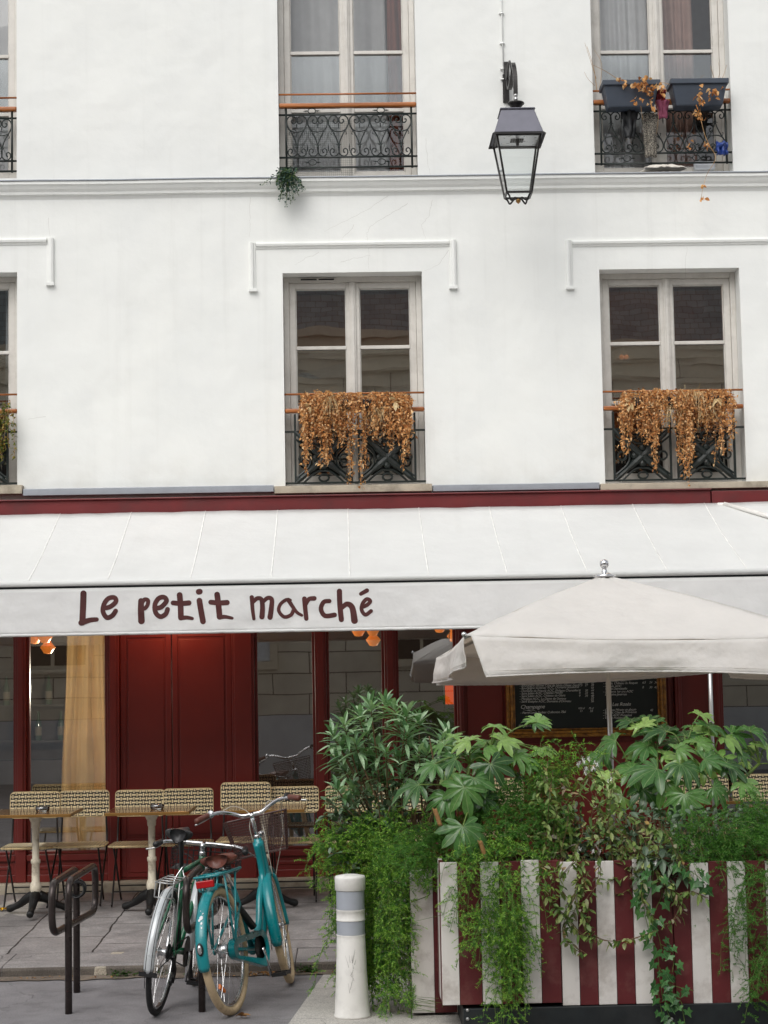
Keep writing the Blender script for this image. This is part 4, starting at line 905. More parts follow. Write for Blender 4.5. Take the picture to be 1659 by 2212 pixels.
# ------------------------------------------------------------------ tables
def make_table(label, bright=True):
    t = thing('bistro_table', label, 'table', (0, 0, 0), 'small cafe tables in front of the chairs')
    m = MB(); m.box(-.305, .305, -.32, .32, .729, .748); m.build('tabletop', 'tabletop', t, bevel=.003)
    m = MB(); m.frame(-.309, .309, 0, 1, .0035, 0, 1) if False else None
    for a in ((-.3095, .3095, -.3245, -.3205), (-.3095, .3095, .3205, .3245), (-.3095, -.3055, -.3204, .3204), (.3055, .3095, -.3204, .3204)): m.box(a[0], a[1], a[2], a[3], .726, .7475)
    m.build('table_edge', 'brass', t, bevel=.001)
    m = MB(); m.lathe([(.10, .724), (.095, .716), (.05, .70), (.034, .665), (.032, .63), (.026, .62), (.026, .40), (.034, .395), (.036, .38), (.034, .365), (.028, .36), (.030, .23), (.038, .215), (.043, .19), (.040, .165), (.033, .15), (.036, .135), (.04, .125)], (0, 0, 0), 20); m.build('pedestal', 'cream', t, True)
    for i in range(3):
        a = R(-90 + 120*i); d = Vector((math.cos(a), math.sin(a), 0)); m = MB()
        m.tube(smooth_path([d*.02 + Vector((0, 0, .125)), d*.08 + Vector((0, 0, .105)), d*.15 + Vector((0, 0, .06)), d*.22 + Vector((0, 0, .03)), d*.27 + Vector((0, 0, .016))], 4), [.045, .043, .04, .038, .036, .034, .032, .03, .028, .026, .025, .024, .026, .028, .028, .026, .016][:17], 8)
        m.build('foot', 'castiron', t, True)
    return t
TB = [(77, 1760, -1.15, 'cafe table with white pedestal at the left edge of the photo'), (328, 1757, -1.15, 'cafe table with slim cream pedestal before the red double door'),
      (572, 1753, -1.15, 'cafe table partly hidden behind the teal bicycle'), (1500, 1744, -1.2, 'cafe table under the right fatsia leaves'), (1725, 1790, -2.2, 'cafe table edge cut off at the right edge of the photo')]
t0 = None; TABS = []
for px, py, y, label in TB:
    if t0 is None: t0 = make_table(label); t = t0
    else: t = dup(t0, label)
    t.location = (X(px, 1850, y), y, SH - .024); t.scale = (1, 1, 1.0); TABS.append(t)
def ashtray(tab, dx, dy, label):
    m = MB(); m.lathe([(.045, 0), (.052, .01), (.054, .034), (.047, .036), (.040, .012), (.002, .009)], (0, 0, 0), 18); o = m.build('ashtray', 'ash', None, True)
    o.location = tab.location + Vector((dx, dy, .7485)); tag(o, label, 'ashtray')
ashtray(TABS[0], .055, -.02, 'round glass ashtray on the table with the white pedestal'); ashtray(TABS[1], .045, -.02, 'round glass ashtray on the table before the red door'); ashtray(TABS[3], .04, .05, 'small glass ashtray on the table under the right fatsia')
o = MB(); p = G(9, 1966, SH - .03); o.sheet(lambda u, v: (p.x + (u - .5)*.09, p.y + (v - .5)*.07, p.z + .012 + .02*mnoise.noise((u*4, v*4, 0))), 10, 8); tag(o.build('foil_wrapper', 'foil', None, solid=.002), 'crumpled gold wrapper lying on the pavement at the left edge', 'wrapper')

# ------------------------------------------------------------------ bicycle stands
def make_rack(label):
    g1, g2 = G(148.5, 2190), G(166, 2144)
    zt_ = .735; xa, xb = g1.x, g2.x; Ab, Bf, Bb = G(205.8, 1867.6, zt_), G(112, 1909, zt_), G(165, 1870, zt_); zl_ = P(203.5, 1964, Ab.y).z - .01
    t = thing('bicycle_stand', label, 'bicycle stand', (xa, g1.y, 0), 'brown tube bicycle stands')
    pts = [(xa, g1.y, -.05), (xa, g1.y, zt_), (Ab.x, Ab.y, zt_), (Ab.x, Ab.y, zl_), (Bf.x, Bf.y, zl_), (Bf.x, Bf.y, zt_), (xb, g2.y, zt_), (xb, g2.y, -.05)]
    m = MB(); m.tube(round_path(pts, .11, 7), .0205, 14); m.build('bent_tube', 'rack', t, True)
    return t
r1 = make_rack('brown tubular bicycle stand without a bicycle, in front of the left table')
r2 = dup(r1, 'brown tubular bicycle stand wedged between the two parked bicycles'); r2.location = r1.location + Vector((G(435.5, 2188).x - G(148.5, 2190).x, -.03, 0))
cl = MB(); q = G(166, 2144); q.x = P(167, 1912, q.y).x; lz_ = P(167, 1912, q.y).z
for i in range(7):
    a0 = rnd.uniform(-.25, .25); rr = rnd.uniform(.040, .052); cc = Vector((q.x + rnd.uniform(-.006, .006), q.y - .05 + .012*i, lz_ + rnd.uniform(-.006, .006)))
    cl.tube([cc + Vector((rr*math.cos(k*PI/12), a0*.05*math.sin(k*PI/6) + .01*math.sin(k*PI/12), rr*math.sin(k*PI/12) - .018)) for k in range(24)], .0045, 6, closed=True)
tag(cl.build('cable_lock', 'blackp', None, True), 'coiled black cable lock hanging on the empty bicycle stand', 'bicycle lock')

# ------------------------------------------------------------------ bollard
bp = G(761, 2196, .004); sc_b = 4000/(bp.y + 15.2)
bo = thing('bollard', 'scuffed white plastic bollard with grey bands beside the striped planter', 'bollard', bp)
hb = 296/sc_b; rb_ = 38/sc_b; rt_ = 31.5/sc_b
m = MB(); m.lathe([(rb_*1.02, 0), (rb_*1.03, .012), (rb_*.98, .02), (rb_*.95, .08), (rb_*.86, .24), (rt_*.97, .42), (rt_*.95, hb - .335), (rt_*.97, hb - .325), (rt_*.98, hb - .32)], bp, 32); m.build('body', 'bollard', bo, True)
m = MB()
for z0, z1 in ((hb - .3185, hb - .245), (hb - .183, hb - .083)): m.lathe([(rt_*.95, z0), (rt_*.95, z1)], bp, 32, cap=False)
m.build('band', 'band', bo, True)
m = MB(); m.lathe([(rt_*.98, hb - .2445), (rt_*1.0, hb - .24), (rt_*.96, hb - .235), (rt_*.96, hb - .195), (rt_*1.0, hb - .19), (rt_*.98, hb - .1835)], bp, 32, cap=False); m.build('ring', 'bollard', bo, True)
m = MB(); m.lathe([(rt_*.98, hb - .0825), (rt_*1.03, hb - .078), (rt_*1.04, hb - .02), (rt_*1.03, hb - .012), (rt_*.98, hb - .004), (rt_*.5, hb + .003), (.001, hb + .004)], bp, 32); m.build('cap', 'bollard', bo, True)
m = MB()
for i in range(13):
    a = R(-95 + rnd.gauss(0, 10)); z = rnd.uniform(.14, .32); r_ = rb_*.925 - (z - .08)*.055 + .0035; l = rnd.uniform(.02, .09); w = rnd.uniform(.0006, .0016); dx = rnd.uniform(-.02, .02)
    p = lambda zz, o: bp + Vector((r_*math.cos(a) + o + dx*(zz - z)/l, r_*math.sin(a) - .002, zz))
    m.quad(p(z, -w), p(z, w), p(z + l, w*.3), p(z + l, -w*.3))
m.build('scuff_mark', 'scuff', bo)

# ------------------------------------------------------------------ striped planters
def planter(label, edges, y0, y1, ztop, zbot, first, group='red and white striped planters'):
    """edges: pixel x of the board joints on the front face; boards alternate white and red"""
    xs_ = [X(e, 2020, y0) for e in edges]; z0, z1 = zbot, ztop
    t = thing('striped_planter', label, 'planter', ((xs_[0] + xs_[-1])/2, y0, z0), group)
    m = MB(); c = first
    for a, b in zip(xs_, xs_[1:]):
        dz = rnd.uniform(-.004, .004); dy = rnd.uniform(0, .003); m.box(a + .0012, b - .0012, y0 + dy, y0 + .022, z0, z1 + dz, c); c = 1 - c
    a, b = xs_[0], xs_[-1]; n = max(2, int((y1 - y0)/.11)); w = (y1 - y0 - .0225)/n
    for s, xx in ((0, a), (1, b)):
        for i in range(n):
            ya = y0 + .0225 + i*w; m.box(xx if s == 0 else xx - .022, xx + .022 if s == 0 else xx, ya + .001, ya + w - .001, z0, z1, (i + 1) % 2)
    m.box(a + .022, b - .022, y1 - .022, y1, z0, z1 - .002, 1); m.build('boards', ['pwhite', 'pred'], t, bevel=.002)
    m = MB(); m.sheet(lambda u, v: (a + .023 + (b - a - .046)*u, y0 + .0235 + (y1 - y0 - .047)*v, z1 - .05 + .025*mnoise.noise((u*6, v*4, a))), 16, 8); m.build('soil', 'soil', t, True)
    return t
YP1, YP2 = -4.90, -5.36
planter('short striped planter at the left corner, one white board showing beside the fern', [887, 937, 985], YP1, YP1 + .75, Z(910, 1880, YP1), .02, 0)
planter('middle striped planter with bright fern hanging over its front', [953, 991, 1040, 1081, 1128, 1168, 1211], YP2, YP2 + .42, Z(1080, 1861, YP2), Z(1080, 2169, YP2), 0)
planter('striped planter with ivy trailing down its front', [1212, 1250, 1290, 1330, 1370, 1411, 1455], YP2 + .004, YP2 + .42, Z(1330, 1859, YP2), Z(1330, 2170, YP2), 0)
planter('striped planter at the right edge with dark fern over it', [1456, 1494, 1535, 1575, 1615, 1658, 1700, 1742], YP2 + .002, YP2 + .42, Z(1560, 1862, YP2), Z(1560, 2170, YP2), 1)
m = MB(); xa = X(1001, 2190, YP2); m.box(xa, 4.2, YP2 - .012, YP2 + .5, .0, Z(1300, 2172, YP2)); bm_ = m.build('steel_plinth', 'steel', None, bevel=.004); tag(bm_, 'dark steel plinth beam with bolts running under the striped planters', 'steel beam')
m = MB()
for px, py in ((1010, 2182), (1010, 2201), (1461, 2182), (1461, 2201)): m.lathe([(.009, 0), (.009, .004), (.005, .008)], P(px - 0 if px < 1200 else px - 10, py, YP2 - .012), 10, axis=(0, -1, 0))
m.build('bolt', 'bolt', bm_, True)

# ------------------------------------------------------------------ parasol
ax_ = P(1306, 1243, -3.1); A = P(1004, 1373, -4.15); B = P(943, 1421, -2.1); C = P(1790, 1374, -4.2); D = P(1545, 1392, -2.1)
D.z = B.z + .05
gz = .105
pb = Vector((P(1327, 1800, -3.1).x, -3.1, gz)); 
pa = thing('parasol', 'off white square parasol with hanging flaps standing behind the planters', 'parasol', pb)
m = MB(); m.tube([pb + Vector((0, 0, .02)), Vector((ax_.x, -3.1, ax_.z - .02))], .0165, 14); m.build('pole', 'alu', pa, True)
m = MB(); m.box(pb.x - .22, pb.x + .22, -3.32, -2.88, gz - .02, gz + .05); m.lathe([(.035, .05), (.035, .28), (.024, .29)], pb, 14); m.build('base', 'steel', pa, bevel=.01)
cor = [A, C, D, B]
m = MB(); top = Vector((ax_.x, -3.1, ax_.z))
def panel(P0, P1):
    def fn(u, v):
        e = P0 + (P1 - P0)*u; s = top + (e - top)*v
        s = s - Vector((0, 0, 1))*(.026*math.sin(PI*u)*v**1.5) + Vector((0, 0, .021*math.sin(PI*v) + .010*v*mnoise.noise((u*4, v*3, P0.x)) + .006*mnoise.noise((u*9, v*7, P0.y))))
        return s
    return fn
for a, b in zip(cor, cor[1:] + cor[:1]): m.sheet(panel(a, b), 24, 14)
cn = m.build('canopy', 'parasol', pa, True, solid=.003)
# the flaps, slit at the corners
ctr = Vector((ax_.x, -3.1, 0))
def flap(P0, P1, drop, e0, e1, name='flap', out=.03, mid=0, fl=.05):
    hd = (P1 - P0); mm = (P0 + P1)/2 - ctr; o = Vector((mm.x, mm.y, 0)).normalized(); m = MB()
    def fn(u, v):
        ea = e0*(.35 + .65*v); uu = ea + (1 - ea - e1)*u; p = P0 + hd*uu - Vector((0, 0, .026*math.sin(PI*uu)))
        k = v*(drop - mid*math.sin(PI*u))
        wob = .02*v*math.sin(u*9 + 1) + .03*v*mnoise.noise((u*6, v*2, P0.x)) + .010*v*mnoise.noise((u*22 + v*5, v*3, 1)) + .006*mnoise.noise((u*9 - v*6, v*4, 7))
        flare = fl*v*(math.exp(-u*14) + math.exp(-(1 - u)*14))
        return p + o*(out*v + wob + flare) - Vector((0, 0, k))
    m.sheet(fn, 70, 8); f = m.build(name, 'parasol', cn, True, solid=.003)
    m = MB(); m.tube([fn(i/80, 1) for i in range(81)], [.0045 + .0015*(i % 2) for i in range(81)], 6); m.tube([fn(i/80, .86) - o*-.003 for i in range(81)], [.0018 if i % 2 else .0008 for i in range(81)], 4); m.build('hem', 'parasol', f, True)
    return f
flap(A, C, .240, .05, .02, mid=.055, fl=.02); flap(B, A, .175, .0, .02, out=.01, fl=.0); flap(D, B, .19, .0, .0, out=.0, mid=.0); flap(C, D, .22, .0, .04)
m = MB()
for c in cor: m.tube([top - Vector((0, 0, .02)), c + Vector((0, 0, -.012))], .010, 6)
m.build('rib', 'alu', pa, True)
m = MB()
for c in (A, C): m.ball(c + Vector((-.006, -.02, .006)), .016, 12); m.tube([c, c + Vector((-.003, -.012, .0))], .012, 8)
m.build('rib_tip', 'chrome', pa, True)
m = MB(); zz = ax_.z + .0; m.lathe([(r_*.82, zz + h_*.82) for r_, h_ in [(.09, -.012), (.085, .004), (.05, .012), (.028, .024), (.022, .04), (.018, .055), (.024, .062), (.034, .078), (.038, .095), (.032, .115), (.015, .127), (.002, .130)]], (ax_.x, -3.1, 0), 20); m.build('finial', 'chrome', pa, True)

# ------------------------------------------------------------------ bicycles
def make_bike(s):
    rad, wb = s['rad'], s['wb']; lean, head, steer = R(s['lean']), R(s['head']), R(s['steer'])
    t = thing(s['name'], s['label'], 'bicycle', (0, 0, 0))
    ht0, ht1 = Vector((0, wb - s.get('hx0', .10), s['ht0'])), Vector((0, wb - s.get('hx1', .20), s['ht1']))     # head tube, lower and upper end
    ax = (ht1 - ht0).normalized(); S = Matrix.Translation(ht0) @ Matrix.Rotation(steer, 4, ax) @ Matrix.Translation(-ht0)
    RA, FA = Vector((0, 0, rad)), Vector((0, wb, rad))
    def wheel(name, c, T):
        m = MB(); m.T = T
        def ring(r, n=48): return [c + Vector((0, r*math.cos(2*PI*i/n), r*math.sin(2*PI*i/n))) for i in range(n)]
        m.tube(ring(rad - s['tw'] - .012), .0105, 6, closed=True); w = m.build(name, s['rim'], t, True)
        m = MB(); m.T = T; m.tube(ring(rad - s['tw']*.55, 56), s['tw']*.55, 10, closed=True); m.build('tyre', s['tyre'], w, True)
        m = MB(); m.T = T; n = 32
        for i in range(n):
            a = 2*PI*i/n; b = a + (R(58) if (i//2) % 2 else -R(58)); sd = .028 if i % 2 else -.028
            m.tube([c + Vector((sd, .026*math.cos(b), .026*math.sin(b))), c + Vector((0, (rad - s['tw'] - .012)*math.cos(a), (rad - s['tw'] - .012)*math.sin(a)))], .0011, 4, caps=False)
        m.build('spokes', 'spoke', w)
        m = MB(); m.T = T; hr = s.get('hub', .022) if name == 'rear_wheel' else .02
        m.lathe([(.006, -.065), (.006, -.034), (.03, -.032), (.03, -.028), (hr, -.025), (hr, .025), (.03, .028), (.03, .032), (.006, .034), (.006, .065)], c, 14, axis=(1, 0, 0)); m.build('hub', 'spoke', w, True)
        if s.get('spoke_ref') and name == 'rear_wheel':
            m = MB(); m.T = T; a = R(-118); cc = c + Vector((-.012, .62*rad*math.cos(a), .62*rad*math.sin(a))); d = Vector((0, math.cos(a + PI/2), math.sin(a + PI/2))); u = Vector((0, math.cos(a), math.sin(a)))
            m.hexa([cc + d*p + u*q for p, q in ((-.042, -.014), (.042, -.010), (.042, .010), (-.042, .014))], [cc + Vector((.012, 0, 0)) + d*p + u*q for p, q in ((-.042, -.014), (.042, -.010), (.042, .010), (-.042, .014))]); m.build('spoke_reflector', 'orange', w, bevel=.002)
        return w
    I4 = Matrix.Identity(4); wheel('rear_wheel', RA, I4); wheel('front_wheel', FA, S)
    # frame
    BB = Vector((0, s['bb'], .29)); ST = Vector((0, s['stx'], s['stz'])); m = MB(); fr = s['ft']
    for path, r in s['frame'](BB, ST, ht0, ht1): m.tube(smooth_path(path, 6) if len(path) > 2 else path, r, 10)
    m.tube([ht0, ht1], fr*1.15, 12)
    for sd in (-1, 1):
        m.tube([BB + Vector((sd*.03, -.02, 0)), RA + Vector((sd*.058, .02, 0))], .010, 8); m.tube([ST + Vector((sd*.016, .02, -.09)), RA + Vector((sd*.058, .0, .012))], .0085, 8)
        m.lathe([(.02, -.004), (.02, .004)], RA + Vector((sd*.062, .012, .0)), 10, axis=(1, 0, 0))
    m.lathe([(.021, -.036), (.021, .036)], BB, 12, axis=(1, 0, 0)); m.build('frame', s['paint'], t, True)
    m = MB(); m.T = S
    cr = ht0 + (ht0 - ht1).normalized()*.035
    m.tube([ht0, cr], fr*1.05, 10)
    for sd in (-1, 1): m.tube(smooth_path([cr + Vector((0, 0, .01)), cr + Vector((sd*.045, 0, -.01)), FA + Vector((sd*.052, -.03, .16)), FA + Vector((sd*.056, 0, 0))], 5), .0115, 8)
    m.build('fork', s['paint'], t, True)
    # mudguards
    def guard(c, T, a0, a1, name, w, mat):
        m = MB(); m.T = T; rr = rad + .018; n = 36; rows = []
        for i in range(n + 1):
            a = R(a0 + (a1 - a0)*i/n); u = Vector((0, math.cos(a), math.sin(a))); row = []
            for k in range(7):
                q = -1 + k/3; row.append(m.vert(c + u*(rr - .016*q*q) + Vector((w*q*(.75 if i in (0, n) else 1), 0, 0))))
            rows.append(row)
        for a, b in zip(rows, rows[1:]):
            for k in range(6): m.face((a[k], a[k + 1], b[k + 1], b[k]))
        return m.build(name, mat, t, True, solid=.002)
    g1 = guard(RA, I4, 62, s.get('ga', 190), 'rear_mudguard', s['gw'], s['guard'])
    guard(FA, S, s.get('fga', 34), s.get('fgb', 194), 'front_mudguard', s['gw'], s['guard'])
    if s.get('stripe'):
        m = MB()
        for sd in (-1, 1): m.tube([RA + Vector((sd*s['gw']*.55, (rad + .0145)*math.cos(R(a)), (rad + .0145)*math.sin(R(a)))) for a in range(64, 206, 5)], .0022, 4)
        m.build('stripe', 'blackp', g1)
    # saddle
    m = MB(); m.tube([ST + Vector((0, .02, -.02)), Vector((0, s['sdy'], s['sdz'] - .045))], .0125, 10); m.build('seat_post', s.get('postmat', 'chrome'), t, True)
    m = MB(); c = Vector((0, s['sdy'], s['sdz']))
    def sad(u, v):
        y = -.12 + .26*u; w = s['sw']*(.5 if u > .6 else 1)*(1 - .62*max(0, (u - .12)/.88)**.7) if u > .12 else s['sw']*(.62 + .38*math.sin(u/.12*PI/2))
        a = PI*(v*2 - .5)*1.0; 
        return c + Vector((w*math.cos(a*1.0), y, .026*math.sin(a)*(1 if math.sin(a) > 0 else 1.3) - .012*math.cos(a)**2 - .03*(u - .15)**2 + .018*(1 - u)))
    rows = []
    for i in range(15):
        u = i/14; w = s['sw']*min(1, .55 + u*5)*(1 - .72*max(0, min(1, (u - .15)/.5))**1.0); w = max(w, .024)*(1 if u < .98 else .7); y = -.12 + .27*u
        rows.append([m.vert(c + Vector((w*math.cos(2*PI*k/16), y, (.03 if math.sin(2*PI*k/16) > 0 else .045*(1 - .4*u))*math.sin(2*PI*k/16) + .014*(1 - u) + .008*math.cos(2*PI*k/8)*(.5 if u < .4 else 0)))) for k in range(16)])
    for a, b in zip(rows, rows[1:]):
        for k in range(16): q = (k + 1) % 16; m.face((a[k], a[q], b[q], b[k]))
    m.face(rows[0]); m.face(rows[-1][::-1]); sd_ = m.build('saddle', s['saddle'], t, True)
    md = sd_.modifiers.new('sub', 'SUBSURF'); md.levels = 1; md.render_levels = 1
    m = MB()
    for sd in (-1, 1): m.tube(smooth_path([c + Vector((sd*.03, -.09, -.03)), c + Vector((sd*.022, 0, -.055)), c + Vector((0, .12, -.02))], 4), .0035, 6)
    if s.get('springs'):
        for sd in (-1, 1): m.tube([c + Vector((sd*.055 + .014*math.cos(k*.9), -.085 + .014*math.sin(k*.9), -.075 + .0016*k)) for k in range(34)], .003, 5)
    m.build('saddle_rail', 'blackp', sd_, True)
    # bar, grips, stem
    hb_ = ht1 + ax*s['stem']; m = MB(); m.T = S; m.tube([ht1 - ax*.01, hb_], .013, 12); m.lathe([(.02, 0), (.021, .008), (.019, .02), (.015, .026)], ht1, 12, axis=ax); m.tube([hb_ + Vector((0, -.01, -.012)), hb_ + Vector((0, s['reach'], .0))], .015, 10); m.build('stem', 'chrome', t, True)
    hc = hb_ + Vector((0, s['reach'], 0)); bar = [hc + Vector(p) for p in s['bar']]; full = [Vector((-p.x, p.y, p.z)) for p in bar[::-1]] + bar[1:] if True else bar
    full = smooth_path(full, 5); m = MB(); m.T = S; m.tube(full, .0115, 10); hbm = m.build('handlebar', 'chrome', t, True)
    for sd in (-1, 1):
        e1 = Vector((sd*bar[-1].x, bar[-1].y, bar[-1].z)); e0 = Vector((sd*bar[-2].x, bar[-2].y, bar[-2].z)); d = (e1 - e0).normalized(); m = MB(); m.T = S
        m.tube([e1 - d*.105, e1 - d*.095, e1 - d*.03, e1 + d*.012, e1 + d*.02], [.0165, .018, .0175, .019, .013], 10); m.build('grip', s['grip'], hbm, True)
        m = MB(); m.T = S; k = e1 - d*.13
        if s.get('bell') : m.lathe([(.001, -.004), (.022, -.004), (.024, .006), (.018, .018), (.001, .02)], k, 14, axis=-d); m.lathe([(.014, 0), (.014, .03)], k, 10, axis=d); m.build('bell' if sd < 0 else 'gear_shifter', 'chrome' if sd < 0 else 'blackp', hbm, True)
        m = MB(); m.T = S; lv = s.get('lever', (.0, .05, -.03)); m.tube(smooth_path([k, k + Vector((0, .035, -.012)), k + Vector((sd*.05, lv[1], lv[2])), k + Vector((sd*.11, lv[1] - .01, lv[2] - .015))], 4), .0055, 6); m.build('brake_lever', 'alu', hbm, True)
    m = MB(); m.T = S
    for path in s['cables'](hc, bar, ht0, ht1): m.tube(smooth_path(path, 6), .0028, 5)
    m.build('brake_cable', s['cablemat'], t, True)
    # drive
    m = MB(); cx_ = .05; n = 40
    m.lathe([(.088, -.0015), (.09, 0), (.088, .0015)], BB + Vector((cx_, 0, 0)), n, axis=(1, 0, 0)); m.tube([BB + Vector((cx_, .0, .088)), RA + Vector((cx_, 0, .034))], .004, 5); m.tube([BB + Vector((cx_, 0, -.088)), RA + Vector((cx_, 0, -.034))], .004, 5); m.lathe([(.034, -.008), (.036, 0), (.028, .008)], RA + Vector((cx_ - .006, 0, 0)), 20, axis=(1, 0, 0)); m.build('chain_set', 'castiron', t)
    ca = R(s['crank'])
    for sd, ang in ((1, ca), (-1, ca + PI)):
        d = Vector((0, math.cos(ang), math.sin(ang))); e = BB + Vector((sd*.075, 0, 0)) + d*.17; m = MB(); m.tube([BB + Vector((sd*.06, 0, 0)), BB + Vector((sd*.068, 0, 0)) + d*.02, e], [.014, .011, .009], 8); cr_ = m.build('crank', 'chrome', t, True)
        m = MB(); pc_ = e + Vector((sd*.06, 0, 0)); m.box(pc_.x - .045, pc_.x + .045, pc_.y - .045, pc_.y - .03, pc_.z - .011, pc_.z + .011); m.box(pc_.x - .045, pc_.x + .045, pc_.y + .03, pc_.y + .045, pc_.z - .011, pc_.z + .011)
        for q in (-.045, 0, .037): m.box(pc_.x + q, pc_.x + q + .008, pc_.y - .0299, pc_.y + .0299, pc_.z - .008, pc_.z + .008)
        m.tube([e, pc_], .006, 6); m.build('pedal', 'blackp', cr_)
    s['extra'](t, MB, S, dict(RA=RA, FA=FA, BB=BB, ST=ST, ht0=ht0, ht1=ht1, hc=hc, g1=g1, rad=rad))
    t.rotation_euler = (0, lean, -head); return t
def teal_frame(BB, ST, h0, h1):
    yield [h1 - Vector((0, 0, .02)), h0 + Vector((0, -.02, -.02)), Vector((0, BB.y + .34, .56)), Vector((0, BB.y + .24, .40)), Vector((0, BB.y + .14, .32)), BB], .033
    yield [h1 - Vector((0, .03, .03)), h0 + Vector((0, -.065, -.02)), Vector((0, BB.y + .27, .56)), Vector((0, BB.y + .17, .40)), Vector((0, BB.y + .04, .33))], .021
    yield [BB, ST], .0165
def teal_extra(t, MB, S, q):
    RA, BB, rad, FA = q['RA'], q['BB'], q['rad'], q['FA']
    # chain case
    m = MB(); o = []
    for i in range(17): a = R(90 - 180*i/16); o.append((BB.y + .105*math.cos(a), BB.z + .105*math.sin(a)))
    for i in range(13): a = R(270 - 180*i/12); o.append((RA.y + .02 + .055*math.cos(a), RA.z + .055*math.sin(a)))
    def ringcase(k, x): return [(x, y, z) for y, z in k]
    inn = [(BB.y + (y - BB.y)*.72 if abs(y - BB.y) < .12 else y, z) for y, z in o]
    n = len(o); A_ = [m.vert((.072, y, z)) for y, z in o]; B_ = [m.vert((.036, y, z)) for y, z in o]
    mid = Vector((0, (BB.y + RA.y)/2, (BB.z + RA.z)/2)); A2 = [m.vert((.074, mid.y + (y - mid.y)*.80, mid.z + (z - mid.z)*.62)) for y, z in o]
    for i in range(n): j = (i + 1) % n; m.face((A_[i], A_[j], B_[j], B_[i])); m.face((A_[i], A_[j], A2[j], A2[i]))
    m.build('chain_guard', 'teal', t, True, solid=.002)
    # luggage carrier
    m = MB(); zc = .775; y0, y1 = -.13, .27
    for sd in (-1, 1):
        m.tube(smooth_path([(sd*.045, y1 + .03, zc), (sd*.07, y1 - .02, zc), (sd*.072, y0 + .05, zc), (sd*.06, y0, zc), (0, y0 - .012, zc)], 5), .0075, 8)
        m.tube([(sd*.07, -.02, zc), (sd*.068, .0, .37)], .0065, 8); m.tube([(sd*.07, y1 - .1, zc), (sd*.068, .012, .37)], .0065, 8); m.tube([(sd*.062, y0 + .02, zc), (sd*.05, y0 + .01, zc - .075), (0, y0, zc - .085)], .006, 8)
    for y in (.02, .12, .22): m.tube([(-.07, y, zc), (.07, y, zc)], .006, 8)
    m.tube([(0, y0, zc), (0, y1, zc)], .006, 8); cr = m.build('luggage_rack', 'teal', t, True)
    m = MB(); m.box(-.052, .052, y0 - .034, y0 - .014, zc - .058, zc - .018); m.build('rear_reflector', 'redref', cr, bevel=.005)
    m = MB(); a = R(171); c = RA + Vector((0, (rad + .024)*math.cos(a), (rad + .024)*math.sin(a))); m.ball(c, .03, 14, sq=(.62, .5, 1.2)); tl = m.build('tail_light', 'blackp', t, True)
    m = MB(); m.ball(c + Vector((0, -.008, 0)), .022, 12, sq=(.6, .5, 1.2)); m.build('lens', 'chrome', tl, True)
    # sticker worn off the mudguard
    m = MB()
    for dx, da, r_ in ((.004, 144, .011), (-.006, 146, .007), (.008, 149, .006), (.012, 140, .004), (-.004, 137, .003), (.01, 153, .004)):
        a = R(da); c = RA + Vector((dx, (rad + .0185)*math.cos(a), (rad + .0185)*math.sin(a))); u = Vector((0, math.cos(a), math.sin(a))); v = Vector((0, -math.sin(a), math.cos(a)))
        m.face([m.vert(c + Vector((1, 0, 0))*r_*math.cos(k*PI/3 + da) + v*r_*1.3*math.sin(k*PI/3 + da) + u*.0022) for k in range(6)])
    m.build('paint_chip', 'whitef', q['g1'])
    # wire basket
    m = MB(); m.T = S; hc = q['hc']; yb0, yb1, zb0, zb1 = hc.y + .05, hc.y + .30, hc.z - .25, hc.z - .02
    def bk(u, v):      # u round the basket, v height
        k = .80 + .20*v; pts = [(-.19*k, yb0), (.19*k, yb0), (.19*k, yb0 + (yb1 - yb0)*k), (-.19*k, yb0 + (yb1 - yb0)*k)]; j = int(u*4) % 4; f = u*4 - int(u*4); a, b = pts[j], pts[(j + 1) % 4]
        return Vector((a[0] + (b[0] - a[0])*f, a[1] + (b[1] - a[1])*f, zb0 + (zb1 - zb0)*v))
    for i in range(15): m.tube([bk(k/48, i/14) for k in range(48)], .0016 if i not in (0, 14) else .005, 4, closed=True)
    for k in range(88): m.tube([bk(k/88, 0), bk(k/88, 1)], .0014, 3, caps=False)
    for i in range(14): x = -.15 + .3*i/13; m.tube([(x, yb0, zb0), (x, yb0 + (yb1 - yb0)*.8, zb0)], .0016, 3)
    m.build('basket', 'wicker', t)
    m = MB(); m.T = S; c = q['ht1'] + Vector((.0, .06, .02)); m.tube([q['ht1'] + Vector((0, .0, .02)), c], .008, 8); m.ball(c + Vector((.02, .03, 0)), .026, 12, sq=(1.1, 1, .7)); m.build('headlight', 'chrome', t, True)
    m = MB(); m.tube([(-.02, .12, .62), (.0, .32, .56), (.045, .42, .42)], .022, 10); m.build('frame_lock', 'blackp', t, True)
    for sd in (-1, 1):
        m = MB(); m.T = S; m.tube([FA + Vector((sd*.058, 0, 0)), FA + Vector((sd*.04, -(rad + .012)*.93, -(rad)*.30))], .0028, 5); m.build('mudguard_stay', 'chrome', t)
